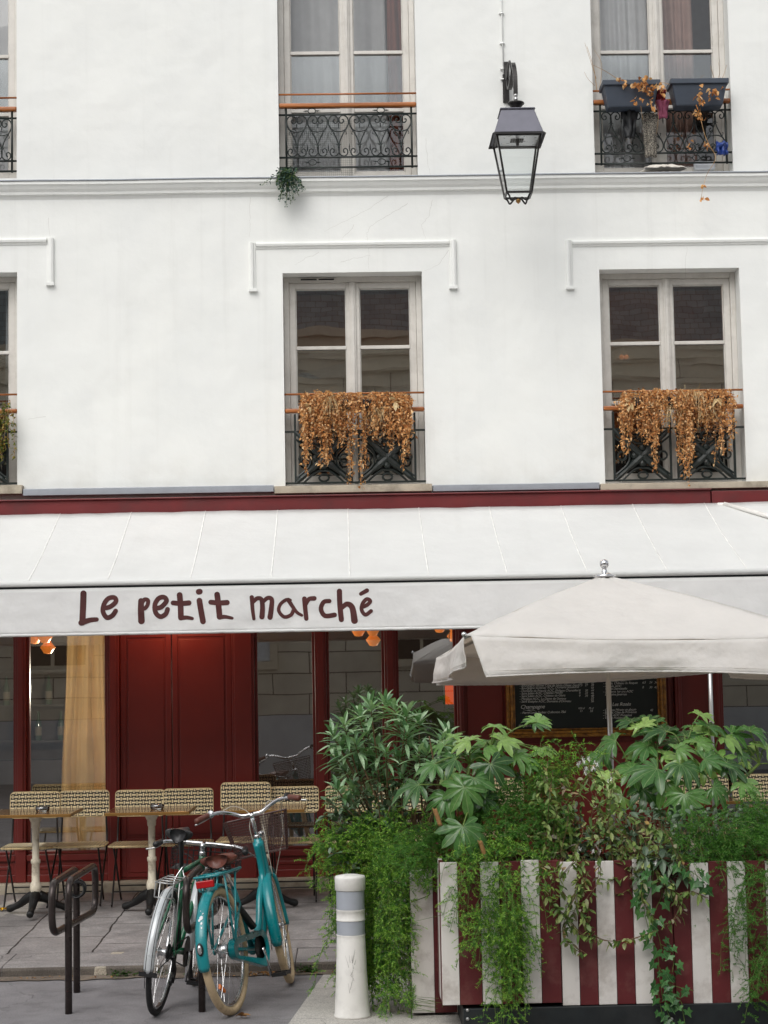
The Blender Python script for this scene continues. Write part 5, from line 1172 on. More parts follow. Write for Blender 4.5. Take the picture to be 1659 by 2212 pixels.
teal = make_bike(dict(name='city_bicycle', label='teal step through city bicycle with cream tyres and wire basket', rad=.352, wb=1.03, tw=.042, lean=-8.0, head=15.2, steer=14, rim='spoke', tyre='cream_tyre', hub=.042, spoke_ref=True, paint='teal', bb=.47, stx=.30, stz=.66, ft=.021,
    ht0=.70, ht1=.90, hx0=.115, hx1=.175, frame=teal_frame, guard='teal', gw=.034, sdy=.20, sdz=.835, sw=.120, saddle='leather', springs=True, stem=.155, reach=.03,
    bar=[(0, 0, 0), (.06, .005, .002), (.12, -.005, .03), (.19, -.055, .052), (.27, -.135, .045), (.305, -.19, .035)], grip='leather', bell=True, lever=(0, .05, -.03), cablemat='cable',
    cables=lambda hc, bar, h0, h1: [[hc + Vector((-.2, -.03, .04)), hc + Vector((-.11, .09, .07)), hc + Vector((-.02, .1, .0)), h1 + Vector((-.035, .02, .06)), h0 + Vector((-.02, .03, .05)), h0 + Vector((0, .05, -.09))],
                                    [hc + Vector((.2, -.03, .04)), hc + Vector((.17, .10, -.02)), hc + Vector((.15, .09, -.16)), h0 + Vector((.07, .05, .0)), h0 + Vector((.03, .06, -.1))],
                                    [hc + Vector((.19, -.03, .03)), hc + Vector((.1, .08, .05)), hc + Vector((.05, .06, -.06)), h1 + Vector((.05, .0, .0)), h0 + Vector((.04, -.02, -.04))]], crank=-72, extra=teal_extra))
g = G(504, 2192); teal.location = (g.x, g.y, 0)
def green_frame(BB, ST, h0, h1):
    yield [h0 + Vector((0, -.01, .015)), BB], .0155
    yield [h1 + Vector((0, -.005, -.03)), ST + Vector((0, .02, -.02))], .0145
    yield [BB, ST], .0145
def green_extra(t, MB, S, q):
    RA, FA, rad = q['RA'], q['FA'], q['rad']
    m = MB(); zc = rad*2 + .055; y0, y1 = -.16, .17
    for sd in (-1, 1):
        m.tube(smooth_path([(sd*.03, y1 + .05, zc), (sd*.05, y1, zc), (sd*.055, y0 + .03, zc), (sd*.05, y0, zc - .004), (sd*.05, y0 - .005, zc - .08)], 5), .0042, 6); m.tube([(sd*.055, -.02, zc), (sd*.06, .0, rad + .02)], .004, 6)
    for y in (y0, -.06, .04, .14): m.tube([(-.053, y, zc), (.053, y, zc)], .004, 6)
    m.tube([(-.05, y0 - .005, zc - .08), (.05, y0 - .005, zc - .08)], .004, 6); m.build('luggage_rack', 'alu', t, True)
    m = MB(); a = R(190)
    for sd in (-1, 1): m.tube([RA + Vector((sd*.06, 0, 0)), RA + Vector((sd*.036, (rad + .015)*math.cos(a), (rad + .015)*math.sin(a)))], .003, 5)
    m.box(-.05, .05, -(rad + .012), -(rad - .0), rad - .08, rad - .055); m.build('mudguard_stay', 'blackp', t)
    m = MB(); m.lathe([(.03, 0), (.05, .004), (.05, .012), (.02, .03)], RA + Vector((.02, 0, 0)), 18, axis=(1, 0, 0)); m.tube(smooth_path([RA + Vector((.06, .0, -.03)), RA + Vector((.065, .05, -.1)), RA + Vector((.06, .04, -.17))], 4), .012, 6); m.lathe([(.024, -.006), (.024, .006)], RA + Vector((.055, .05, -.09)), 12, axis=(1, 0, 0)); m.lathe([(.024, -.006), (.024, .006)], RA + Vector((.055, .03, -.16)), 12, axis=(1, 0, 0)); m.build('derailleur', 'castiron', t)
    # black net basket in front
    m = MB(); m.T = S; hc = q['hc']; y0, y1, z0, z1 = hc.y + .04, hc.y + .3, hc.z - .17, hc.z - .05
    for i in range(5):
        z = z0 + (z1 - z0)*i/4; m.tube([(-.2, y0, z), (.2, y0, z), (.2, y1, z), (-.2, y1, z)], .004 if i in (0, 4) else .0025, 4, closed=True)
    for i in range(13):
        x = -.2 + .4*i/12; m.tube([(x, y0, z1), (x, y0, z0), (x, y1, z0), (x, y1, z1)], .0028, 4)
    for i in range(7):
        y = y0 + (y1 - y0)*i/6; m.tube([(-.2, y, z1), (-.2, y, z0), (.2, y, z0), (.2, y, z1)], .0028, 4)
    m.build('basket', 'blackp', t)
    m = MB(); m.tube(smooth_path([(.01, .25, .78), (.04, .2, .7), (.0, .16, .66), (-.02, .2, .72), (.015, .24, .8)], 6), .0035, 6); m.build('chain_lock', 'chrome', t, True)
green = make_bike(dict(name='touring_bicycle', label='dark green bicycle with silver white mudguards and black tyres, left of the teal one', rad=.345, wb=1.02, tw=.03, lean=6.8, head=6.8, steer=3, rim='spoke', tyre='tyre', paint='dgreen', bb=.43, stx=.26, stz=.78, ft=.017,
    ht0=.66, ht1=.80, hx0=.10, hx1=.15, frame=green_frame, guard='whitef', gw=.028, stripe=True, sdy=.17, sdz=.985, sw=.085, saddle='blackp', postmat='blackp', stem=.07, reach=.05,
    bar=[(0, 0, 0), (.1, .0, .0), (.2, -.01, -.002), (.26, -.06, -.01), (.27, -.13, -.015)], grip='blackp', lever=(0, .07, -.05), cablemat='blackp',
    cables=lambda hc, bar, h0, h1: [[hc + Vector((-.2, .0, .0)), hc + Vector((-.16, .1, -.06)), hc + Vector((-.06, .08, -.12)), h0 + Vector((0, .03, -.02))], [hc + Vector((.2, 0, 0)), hc + Vector((.14, .12, -.05)), h0 + Vector((.03, .03, .02))]], crank=-115, extra=green_extra))
g = G(338, 2192); green.location = (g.x, g.y, 0)

# ------------------------------------------------------------------ things on the upper right window
YW = -.10
def flowerbox(xa, xb, yt, yb, label):
    xl, xr = X(xa, yt, YW), X(xb, yt, YW); z1, z0 = Z((xa + xb)/2, yt, YW), Z((xa + xb)/2, yb, YW); m = MB(); i = .05
    t = thing('flower_box', label, 'flower box', ((xl + xr)/2, YW, z0), 'blue grey flower boxes')
    lo = [(xl + i, YW - .06, z0), (xr - i, YW - .06, z0), (xr - i, YW + .09, z0), (xl + i, YW + .09, z0)]; hi = [(xl + .012, YW - .09, z1 - .03), (xr - .012, YW - .09, z1 - .03), (xr - .012, YW + .11, z1 - .03), (xl + .012, YW + .11, z1 - .03)]
    m.hexa(lo, hi); m.build('trough', 'boxblue', t, bevel=.012)
    m = MB()
    for a in ((xl, xr, YW - .105, YW - .075), (xl, xr, YW + .1, YW + .125)): m.box(a[0], a[1], a[2], a[3], z1 - .045, z1)
    m.box(xl, xl + .03, YW - .0749, YW + .0999, z1 - .045, z1); m.box(xr - .03, xr, YW - .0749, YW + .0999, z1 - .045, z1); m.build('lip', 'boxblue', t, bevel=.006)
    m = MB(); m.quad((xl + .03, YW - .08, z1 - .028), (xr - .03, YW - .08, z1 - .028), (xr - .03, YW + .1, z1 - .028), (xl + .03, YW + .1, z1 - .028)); m.build('soil', 'soil', t)
    return t
flowerbox(1298, 1422, 180, 236, 'blue grey flower box with dead leaves, left one on the upper right railing'); flowerbox(1444, 1569, 177, 233, 'blue grey flower box with dry twigs, right one on the upper right railing')
def cloth(name, mat, x0, x1, y0, y1, Y, label, cat, taper=.2, amp=.02, seed=1, n=14):
    m = MB(); a, b, zt_, zb_ = X(x0, y0, Y), X(x1, y0, Y), Z((x0 + x1)/2, y0, Y), Z((x0 + x1)/2, y1, Y)
    def fn(u, v):
        k = 1 - taper*(1 - v); c = (a + b)/2; return (c + (a + (b - a)*u - c)*k + .012*mnoise.noise((u*3, v*3, seed)), Y - .012 + amp*mnoise.noise((u*5, v*3, seed + 4)) - .02*math.sin(PI*u), zb_ + (zt_ - zb_)*v + .02*mnoise.noise((u*4, v, seed + 8)))
    m.sheet(fn, n, n); return tag(m.build(name, mat, None, True, solid=.012), label, cat)
cloth('knitted_scarf', 'knit', 1386, 1418, 247, 341, -.02, 'black and white speckled knitted scarf hanging on the upper right railing', 'scarf', .25, .03, 3)
cloth('red_cloth', 'redcloth', 1413, 1437, 197, 222, -.04, 'dark red cloth wedged between the two flower boxes', 'cloth', .3, .04, 5)
cloth('mauve_cloth', 'pink', 1413, 1446, 218, 257, -.06, 'mauve rag hanging below the dark red cloth between the flower boxes', 'cloth', .55, .03, 6)
cloth('black_bag', 'blackcloth', 1340, 1377, 236, 300, -.02, 'crumpled black bag hanging under the left flower box', 'bag', .4, .05, 9)
cloth('blue_bag', 'blue', 1546, 1571, 308, 336, -.02, 'small crumpled blue plastic bag tied to the upper right railing', 'bag', .1, .05, 11)
m = MB(); a = P(1388, 370, .0)
def rag(u, v):
    h = .030*math.sin(PI*u)**.6*math.sin(PI*min(1, v*1.4))**.7 + .022*abs(mnoise.noise((u*6 + v*2, v*2, 2))); return (a.x + .34*u + .02*math.sin(v*4), -.085 + .13*v + .012*mnoise.noise((u*6, v*3, 9)), a.z + .006 + h)
m.sheet(rag, 30, 16); tag(m.build('white_rag', 'whitecloth', None, True, solid=.006), 'folded off white rag lying on the sill of the upper right window', 'rag')
m = MB(); q0 = P(1500, 349, .08); q1 = P(1545, 366, .08); m.box(q0.x, q1.x, .07, .13, q1.z, q0.z); tag(m.build('plastic_tray', 'bin_', None, bevel=.008), 'pale plastic tray behind the upper right railing', 'tray')
# ------------------------------------------------------------------ leaves
def frame_of(d, up=Vector((0, 0, 1))):
    d = d.normalized(); s = d.cross(up)
    if s.length < 1e-4: s = Vector((1, 0, 0))
    s.normalize(); return d, s, s.cross(d)
def leaf(m, base, d, L, w, droop=.3, fold=.25, n=4, roll=0, shape=0, mi=0):
    """one leaf of its own: two rows of faces folded along the midrib; shape 0 lance, 1 oval, 2 heart"""
    d, s, u = frame_of(d)
    if roll: q = Matrix.Rotation(roll, 3, d); s = q @ s; u = q @ u
    C, A, B = [], [], []
    for i in range(n + 1):
        t = i/n
        if shape == 0: k = math.sin(PI*min(1, t*.92 + .08))**.8 if t < 1 else 0
        elif shape == 1: k = math.sin(PI*t**.85)**.75 if 0 < t < 1 else 0.0
        else: k = (1 - t)**.7*1.15 if t > .12 else .8
        p = base + d*(L*t) - Vector((0, 0, 1))*(droop*L*t*t); h = u*(fold*w*k)
        C.append(m.vert(p)); A.append(m.vert(p + s*w*k + h)); B.append(m.vert(p - s*w*k + h))
    for i in range(n):
        t0, t1 = i/n, (i + 1)/n
        m.face((C[i], C[i + 1], A[i + 1], A[i]), mi, [(.5, t0), (.5, t1), (1, t1), (1, t0)]); m.face((B[i], B[i + 1], C[i + 1], C[i]), mi, [(0, t0), (0, t1), (.5, t1), (.5, t0)])
def rvec(r, z0=-1, z1=1):
    while True:
        v = Vector((r.uniform(-1, 1), r.uniform(-1, 1), r.uniform(z0, z1)))
        if .05 < v.length < 1: return v.normalized()
def needle(m, p, d, L, w, r, mi=0):
    s = d.cross(rvec(r)).normalized()*w; m.face([m.vert(p - s*.5), m.vert(p + s*.5), m.vert(p + d*L)], mi, [(0, 0), (1, 0), (.5, 1)])
def plant(name, label, loc, fol, leafmat, stm=None, stemmat='stem', cat='plant', group=None):
    t = thing(name, label, cat, loc, group)
    if fol.f: fol.build('foliage', leafmat, t)
    if stm is not None and stm.f: stm.build('stem', stemmat, t, True)
    return t

# ------------------------------------------------------------------ oleander: rosettes of narrow leaves on bare stems
r = random.Random(11); fo, st = MB(), MB(); YOL = -4.45; root = P(905, 1880, YOL); ptn = []
tips = [(718, 1565), (742, 1540), (775, 1520), (800, 1500), (832, 1492), (850, 1505), (880, 1515), (905, 1530), (862, 1540), (735, 1590), (765, 1580), (790, 1560), (815, 1585), (745, 1640), (770, 1620), (800, 1610), (835, 1600),
        (860, 1610), (885, 1590), (905, 1600), (930, 1640), (925, 1600), (955, 1575), (968, 1562), (725, 1680), (760, 1680), (830, 1660), (870, 1650), (895, 1680), (850, 1700), (790, 1690), (720, 1610), (915, 1665), (975, 1600), (880, 1560), (745, 1705), (815, 1640)]
for px, py in tips:
    y = YOL + r.uniform(-.16, .2); tip = P(px, py + 22, y)
    b = root + Vector((r.uniform(-.12, .08) + (tip.x - root.x)*.25, r.uniform(-.05, .05), r.uniform(-.05, .02)))
    mid = b.lerp(tip, .55) + Vector((r.uniform(-.03, .03), r.uniform(-.03, .03), .04)); path = smooth_path([b, mid, tip], 6); st.tube(path, [.007 - .0035*i/len(path) for i in range(len(path))], 6)
    ax = (tip - mid).normalized(); nl = r.randint(14, 20)
    for i in range(nl):
        k = i/nl; az = i*2.4 + r.uniform(-.2, .2); el = -.15 + 1.35*k; d = ax*math.sin(el) + (ax.orthogonal().normalized() @ Matrix.Rotation(az, 3, ax))*math.cos(el)
        if d.z < -.3: d.z *= .4
        leaf(fo, tip - ax*(.075*(1 - k)), d.normalized(), r.uniform(.12, .19)*(1 - .25*k), r.uniform(.0105, .0145), r.uniform(.1, .35), .35, 4, r.uniform(-.3, .3))
    for i in range(r.randint(2, 4)):      # a few older leaves lower on the stem
        k = r.uniform(.55, .95); p = path[int(k*(len(path) - 1))]; leaf(fo, p, (rvec(r, -.2, .8) + ax*.4).normalized(), r.uniform(.09, .14), r.uniform(.010, .014), r.uniform(.2, .5), .3, 4)
plant('oleander', 'tall oleander with rosettes of narrow leaves at the left end of the planters', root, fo, 'oleander', st)

# ------------------------------------------------------------------ grey green broadleaf shrub below it
r = random.Random(12); fo, st = MB(), MB(); root = P(850, 1900, -4.6)
ends = [(705, 1730), (715, 1760), (735, 1740), (760, 1725), (780, 1705), (745, 1770), (770, 1760), (800, 1745), (725, 1800), (750, 1810), (790, 1790), (712, 1845), (735, 1860), (775, 1835), (810, 1800), (830, 1735), (815, 1700), (850, 1720), (765, 1690), (860, 1690), (720, 1870), (760, 1880), (790, 1865),
        (700, 1760), (728, 1722), (805, 1770), (835, 1780), (880, 1705), (1030 - 130, 1800), (910, 1830)]
for px, py in ends:
    e = P(px, py, -4.6 + r.uniform(-.18, .15)); b = root + Vector((r.uniform(-.1, .1), r.uniform(-.05, .05), 0)); path = smooth_path([b, b.lerp(e, .5) + Vector((0, 0, .07)), e], 8); st.tube(path, [.0055 - .003*i/len(path) for i in range(len(path))], 5)
    for i in range(20):
        k = 1 - (i/20)**1.3*.55; p = path[min(len(path) - 1, int(k*(len(path) - 1)))]; d = (rvec(r, -.4, .8) + (e - b).normalized()*.5).normalized(); leaf(fo, p, d, r.uniform(.035, .07), r.uniform(.010, .017), r.uniform(.0, .3), .2, 4, r.uniform(-.5, .5), 1)
plant('broadleaf_shrub', 'grey green shrub with small oval leaves between oleander and bright fern', root, fo, 'shrub', st)

# ------------------------------------------------------------------ asparagus fern
XL_, XR_, ZL_ = X(889, 2000, -4.85), X(948, 2000, -4.85), Z(900, 1935, -4.8)
def fern_strand(fo, st, p0, d0, L, grav, r, dens=1., bl=.075):
    p = Vector(p0); d = Vector(d0).normalized(); n = max(4, int(L/.018)); path = [p.copy()]
    for i in range(n):
        d = (d + Vector((r.uniform(-.14, .14), r.uniform(-.12, .12), -grav))).normalized(); p = p + d*.018
        if p.x < bp.x + .13 and p.y < bp.y + .16: p.y = bp.y + .16
        if XL_ < p.x < XR_ and p.z < ZL_: p.x = XL_ - .01*r.random()
        path.append(p.copy())
        if r.random() > .75*dens and i < n - 2: continue
        taper = min(1, (n - i)/5 + .35); sd = (rvec(r, -.5, .7) + d*.35 + Vector((0, -.15, .2))).normalized(); l = bl*r.uniform(.45, 1.2)*taper; kk = max(3, int(l/.0060)); c = p.copy()
        for j in range(kk):
            sd = (sd + Vector((0, 0, -.06))).normalized(); c = c + sd*(l/kk)
            if c.x < bp.x + .13 and c.y < bp.y + .13: c.y = bp.y + .13
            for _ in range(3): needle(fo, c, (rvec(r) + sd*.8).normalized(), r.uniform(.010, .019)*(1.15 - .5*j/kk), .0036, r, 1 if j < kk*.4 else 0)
    st.tube(path[::2] if len(path) > 6 else path, .0013, 4, caps=False)
def fern(name, label, mat, seed, starts, bl=.075, dens=1.):
    r = random.Random(seed); fo, st = MB(), MB(); loc = None
    for px, py, Y, n, L, out, spread, grav in starts:
        c = P(px, py, Y); loc = loc or c
        for i in range(int(n*1.95)):
            p = c + Vector((r.gauss(0, spread[0]), r.gauss(0, .05), r.gauss(0, spread[1]))); d = Vector((out[0] + r.uniform(-.6, .6), out[1] + r.uniform(-.45, .45), out[2] + r.uniform(-.5, .5)))
            fern_strand(fo, st, p, d, L*r.uniform(.55, 1.1), grav*r.uniform(.7, 1.4), r, dens, bl)
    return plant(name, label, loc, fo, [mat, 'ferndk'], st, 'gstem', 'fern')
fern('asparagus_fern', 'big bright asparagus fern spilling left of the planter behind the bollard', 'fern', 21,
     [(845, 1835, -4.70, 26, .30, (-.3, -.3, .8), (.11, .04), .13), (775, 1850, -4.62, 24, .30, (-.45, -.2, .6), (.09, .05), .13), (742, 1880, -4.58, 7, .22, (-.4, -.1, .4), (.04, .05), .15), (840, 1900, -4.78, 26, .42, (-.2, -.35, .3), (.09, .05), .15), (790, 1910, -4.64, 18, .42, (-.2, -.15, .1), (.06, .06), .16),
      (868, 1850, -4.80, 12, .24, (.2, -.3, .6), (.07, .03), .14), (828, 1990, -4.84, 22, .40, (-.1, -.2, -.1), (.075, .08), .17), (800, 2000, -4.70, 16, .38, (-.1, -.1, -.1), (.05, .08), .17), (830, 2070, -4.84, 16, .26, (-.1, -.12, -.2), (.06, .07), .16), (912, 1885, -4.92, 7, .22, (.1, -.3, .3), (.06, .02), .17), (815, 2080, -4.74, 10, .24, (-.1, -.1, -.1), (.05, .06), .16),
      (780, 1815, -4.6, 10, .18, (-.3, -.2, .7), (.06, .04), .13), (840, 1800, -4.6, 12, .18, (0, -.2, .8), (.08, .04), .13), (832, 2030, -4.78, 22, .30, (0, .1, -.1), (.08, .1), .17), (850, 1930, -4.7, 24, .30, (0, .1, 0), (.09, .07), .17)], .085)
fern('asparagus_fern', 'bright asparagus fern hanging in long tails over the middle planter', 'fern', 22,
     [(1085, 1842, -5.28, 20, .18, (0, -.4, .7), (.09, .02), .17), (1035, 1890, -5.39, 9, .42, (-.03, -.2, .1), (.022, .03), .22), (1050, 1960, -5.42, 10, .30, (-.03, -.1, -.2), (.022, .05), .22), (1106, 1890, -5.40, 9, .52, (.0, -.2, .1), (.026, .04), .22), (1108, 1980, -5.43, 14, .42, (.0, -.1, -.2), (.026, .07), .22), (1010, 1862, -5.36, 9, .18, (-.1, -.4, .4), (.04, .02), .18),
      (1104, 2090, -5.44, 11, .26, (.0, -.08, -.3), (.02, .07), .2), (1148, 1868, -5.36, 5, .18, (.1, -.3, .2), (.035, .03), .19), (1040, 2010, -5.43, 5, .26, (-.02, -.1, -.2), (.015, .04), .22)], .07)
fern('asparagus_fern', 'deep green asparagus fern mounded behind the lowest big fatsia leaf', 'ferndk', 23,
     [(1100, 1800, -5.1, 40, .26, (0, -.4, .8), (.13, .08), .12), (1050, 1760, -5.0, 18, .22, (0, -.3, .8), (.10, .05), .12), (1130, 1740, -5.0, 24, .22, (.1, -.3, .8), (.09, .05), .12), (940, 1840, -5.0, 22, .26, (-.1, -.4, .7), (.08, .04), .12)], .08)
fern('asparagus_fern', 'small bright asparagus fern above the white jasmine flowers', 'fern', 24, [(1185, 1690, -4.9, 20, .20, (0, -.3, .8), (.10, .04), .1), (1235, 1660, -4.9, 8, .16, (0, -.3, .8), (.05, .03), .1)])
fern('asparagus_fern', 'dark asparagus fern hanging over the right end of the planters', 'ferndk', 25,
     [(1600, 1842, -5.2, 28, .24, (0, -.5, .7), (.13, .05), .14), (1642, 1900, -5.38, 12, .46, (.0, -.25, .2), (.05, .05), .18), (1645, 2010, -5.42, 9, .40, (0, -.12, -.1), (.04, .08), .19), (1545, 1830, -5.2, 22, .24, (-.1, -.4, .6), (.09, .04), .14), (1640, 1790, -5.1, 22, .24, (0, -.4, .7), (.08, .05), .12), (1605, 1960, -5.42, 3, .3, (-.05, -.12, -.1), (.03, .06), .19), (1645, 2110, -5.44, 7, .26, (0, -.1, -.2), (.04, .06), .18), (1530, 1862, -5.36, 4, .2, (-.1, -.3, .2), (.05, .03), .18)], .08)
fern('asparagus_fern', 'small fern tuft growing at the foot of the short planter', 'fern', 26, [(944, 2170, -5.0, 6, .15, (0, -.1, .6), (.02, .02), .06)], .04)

# ------------------------------------------------------------------ fatsia: big palmate leaves
def palm_leaf(m, c, nrm, fwd, Rr, r, lobes=8, span=285, cup=.12, wave=.03):
    n = nrm.normalized(); f = (fwd - n*fwd.dot(n)).normalized(); s = f.cross(n)
    def at(a, q, dz=0): # a from the tip direction
        z = -cup*Rr*(q/Rr)**2 + dz; return c + (f*math.cos(a) + s*math.sin(a))*q + n*z
    cv = m.vert(c); sp = R(span)
    for i in range(lobes):
        a = -sp/2 + sp*(i + .5)/lobes; da = sp/lobes/2; k = 1 - .38*abs(a/(sp/2))**1.6; L = Rr*k*r.uniform(.84, 1.12); nr = Rr*.38*k
        dz = r.uniform(-wave*4, wave*2)*Rr; fl = .05*Rr
        n0 = m.vert(at(a - da, nr, fl)); n1 = m.vert(at(a + da, nr, fl)); q1 = m.vert(at(a, L*.42)); q2 = m.vert(at(a, L*.74, dz*.5)); tp = m.vert(at(a + r.uniform(-.04, .04), L, dz - .05*Rr))
        wa = min(da*.92, .285); s1 = m.vert(at(a - wa, L*.66, fl*.8 + r.uniform(-wave, wave)*Rr)); s2 = m.vert(at(a + wa, L*.66, fl*.8 + r.uniform(-wave, wave)*Rr)); e1 = m.vert(at(a - wa*.52, L*.87, dz*.7 + fl*.3)); e2 = m.vert(at(a + wa*.52, L*.87, dz*.7 + fl*.3))
        C0, C1, C2, C3 = (.5, 0), (.5, .4), (.5, .7), (.5, 1)
        m.face((cv, q1, n0), 0, [C0, C1, (0, .4)]); m.face((cv, n1, q1), 0, [C0, (1, .4), C1]); m.face((n0, q1, s1), 0, [(0, .4), C1, (0, .66)]); m.face((n1, s2, q1), 0, [(1, .4), (1, .66), C1])
        m.face((q1, q2, s1), 0, [C1, C2, (0, .66)]); m.face((q1, s2, q2), 0, [C1, (1, .66), C2]); m.face((q2, e1, s1), 0, [C2, (.1, .87), (0, .66)]); m.face((q2, s2, e2), 0, [C2, (1, .66), (.9, .87)]); m.face((q2, tp, e1), 0, [C2, C3, (.1, .87)]); m.face((q2, e2, tp), 0, [C2, (.9, .87), C3])
def fatsia(label, leaves, crown, base, seed, sm='gstem'):
    r = random.Random(seed); fo, st = MB(), MB(); y0 = base[2]; b = P(base[0], base[1], y0)
    cw = [P(x, y, y_) for x, y, y_ in crown]
    for c in cw:
        path = smooth_path([b, b.lerp(c, .5) + Vector((r.uniform(-.04, .04), 0, .02)), c], 6); st.tube(path, [.013 - .004*i/len(path) for i in range(len(path))], 8)
    for px, py, y, R_, nx, nz, ang in leaves:
        c = P(px, py, y); n = Vector((nx + r.uniform(-.35, .35), -1, (nz*1.7 if nz > .75 else nz) + r.uniform(-.25, .35))).normalized(); a = R(ang + r.uniform(-15, 15)); f = Vector((math.sin(a), 0, math.cos(a)))
        palm_leaf(fo, c, n, f, R_*1.14, r, r.choice((6, 7, 7, 8)), r.uniform(215, 285), r.uniform(.08, .45), .05)
        k = min(cw, key=lambda q: (q - c).length); st.tube(smooth_path([k, k.lerp(c, .5) + Vector((0, 0, .035)), c], 5), .0042, 6)
    for i in range(len(leaves)):      # leaves deeper in the crown
        px, py, y, R_, nx, nz, ang = leaves[i]
        if py > 1665: continue
        c = P(px + r.uniform(-28, 28), py + r.uniform(-18, 34), y + r.uniform(.08, .25)); a = R(ang + r.uniform(-60, 60))
        palm_leaf(fo, c, Vector((nx + r.uniform(-.5, .5), -1, nz*1.5 + r.uniform(-.5, .5))).normalized(), Vector((math.sin(a), 0, math.cos(a))), R_*r.uniform(.7, 1.1), r, 7, 270, r.uniform(.1, .4), .05)
        k = min(cw, key=lambda q: (q - c).length); st.tube(smooth_path([k, k.lerp(c, .5) + Vector((0, 0, .03)), c], 5), .004, 6)
    t = thing('fatsia', label, 'plant', b); fo.build('foliage', 'fatsia', t, True); st.build('stem', sm, t, True); return t
# px, py of the leaf centre, distance, radius, tilt x, tilt z, direction of its tip (0 up, 90 right)
fatsia('left fatsia with big palmate leaves and a bare brown trunk over the middle planter',
    [(1003, 1700, -5.25, .145, -.2, .5, -140), (905, 1695, -5.2, .15, -.3, 1.2, -80), (1000, 1785, -5.35, .15, 0, .4, 178), (985, 1640, -5.1, .13, -.2, 1.0, -70), (1045, 1615, -5.0, .13, .1, 1.3, 20), (1080, 1600, -5.0, .12, .3, 1.2, 70), (1015, 1600, -5.05, .11, -.2, 1.1, -30), (1060, 1650, -5.15, .14, .1, .6, 150), (960, 1610, -5.0, .10, -.3, 1.3, -50),
     (1110, 1630, -5.0, .13, .4, 1.1, 90), (1135, 1645, -5.0, .10, .5, 1.0, 110), (940, 1650, -5.15, .11, -.3, 1.1, -90), (1025, 1680, -5.2, .12, .1, .7, 170), (1070, 1570, -4.9, .10, .2, 1.4, 10), (965, 1720, -5.2, .12, -.1, .6, -160), (1160, 1560, -4.9, .11, .2, 1.1, 15), (1155, 1620, -4.9, .09, .4, 1.2, 80), (1040, 1720, -5.15, .10, .3, .6, 140)],
    [(1015, 1650, -5.0), (1060, 1620, -4.9), (1030, 1730, -5.1)], (1025, 1850, -5.1), 31)
m = MB(); a = P(1027, 1850, -5.05); b = P(1045, 1680, -4.98); m.tube(smooth_path([a, P(1036, 1760, -5.03), b], 6), .012, 8); m.tube(smooth_path([P(964, 1770, -5.0), P(940, 1660, -5.0), P(927, 1590, -5.0)], 5), [.006]*4 + [.005]*3 + [.004]*4, 6)
tag(m.build('bare_stem', 'stem', None, True), 'bare brown stems standing among the left fatsia leaves', 'stem')
fatsia('right fatsia with glossy palmate leaves in front of the parasol pole',
    [(1365, 1660, -4.6, .15, -.3, 1.0, -75), (1400, 1610, -4.5, .15, -.3, 1.2, -50), (1440, 1580, -4.5, .15, -.1, 1.3, -15), (1480, 1590, -4.5, .14, .1, 1.3, 10), (1530, 1570, -4.5, .13, .3, 1.2, 35), (1560, 1590, -4.5, .13, .4, 1.1, 70), (1420, 1660, -4.75, .17, -.1, .8, -140), (1470, 1650, -4.8, .15, .1, .8, 165), (1520, 1640, -4.75, .14, .3, .9, 100), (1570, 1650, -4.7, .14, .4, .9, 95),
     (1600, 1690, -4.75, .13, .4, .8, 110), (1478, 1715, -4.9, .155, .0, .35, 178), (1540, 1700, -4.8, .12, .2, .7, 130), (1330, 1600, -4.5, .15, -.5, .8, -60), (1390, 1570, -4.45, .11, -.2, 1.2, -20), (1460, 1620, -4.7, .12, 0, 1.0, 60), (1345, 1720, -4.6, .11, -.2, .7, -120), (1390, 1705, -4.65, .13, 0, .6, 170), (1320, 1680, -4.6, .11, -.3, .8, -90), (1505, 1605, -4.6, .12, .2, 1.1, 40),
     (1590, 1625, -4.5, .11, .3, 1.1, 60), (1620, 1580, -4.4, .13, .2, 1.0, 10), (1655, 1620, -4.4, .14, .4, .9, 60), (1690, 1680, -4.4, .14, .4, .9, 100), (1420, 1560, -4.4, .10, -.1, 1.4, 0), (1365, 1560, -4.4, .12, -.3, 1.2, -30), (1510, 1545, -4.45, .09, .2, 1.4, 20), (1440, 1690, -4.8, .12, -.1, .6, -165)],
    [(1420, 1640, -4.5), (1480, 1625, -4.55), (1540, 1640, -4.5), (1370, 1690, -4.5), (1640, 1650, -4.35)], (1450, 1850, -4.7), 32)

# ------------------------------------------------------------------ trailing jasmine with white flowers
def trail(fo, st, pts, r, step, L, w, shape=1, jit=.035, mi=0, n=4, dz=-.2, sr=.0018, every=1):
    path = smooth_path(pts, 8); st.tube(path, sr, 5, caps=False); acc = 0
    for a, b in zip(path, path[1:]):
        acc += (b - a).length
        while acc > step:
            acc -= step; leaf(fo, a.lerp(b, r.random()) + Vector((r.uniform(-jit, jit)*.3, 0, r.uniform(-jit, jit)*.3)), (rvec(r, -.8, .5) + Vector((0, -.5, dz))).normalized(), L*r.uniform(.6, 1.25), w*r.uniform(.7, 1.2), r.uniform(.0, .4), r.uniform(.05, .35), n, r.uniform(-.9, .9), shape, mi)
r = random.Random(41); fo, st = MB(), MB()
for i in range(52):
    x0, y0 = r.uniform(1150, 1335), r.uniform(1640, 1780); x1 = x0 + r.uniform(-50, 50); y1 = y0 + r.uniform(60, 190); Y = r.uniform(-5.3, -4.9)
    trail(fo, st, [P(x0, y0, Y), P((x0 + x1)/2 + r.uniform(-20, 20), (y0 + y1)/2 - 15, Y - .05), P(x1, y1, Y - .08)], r, .016, .045, .011)
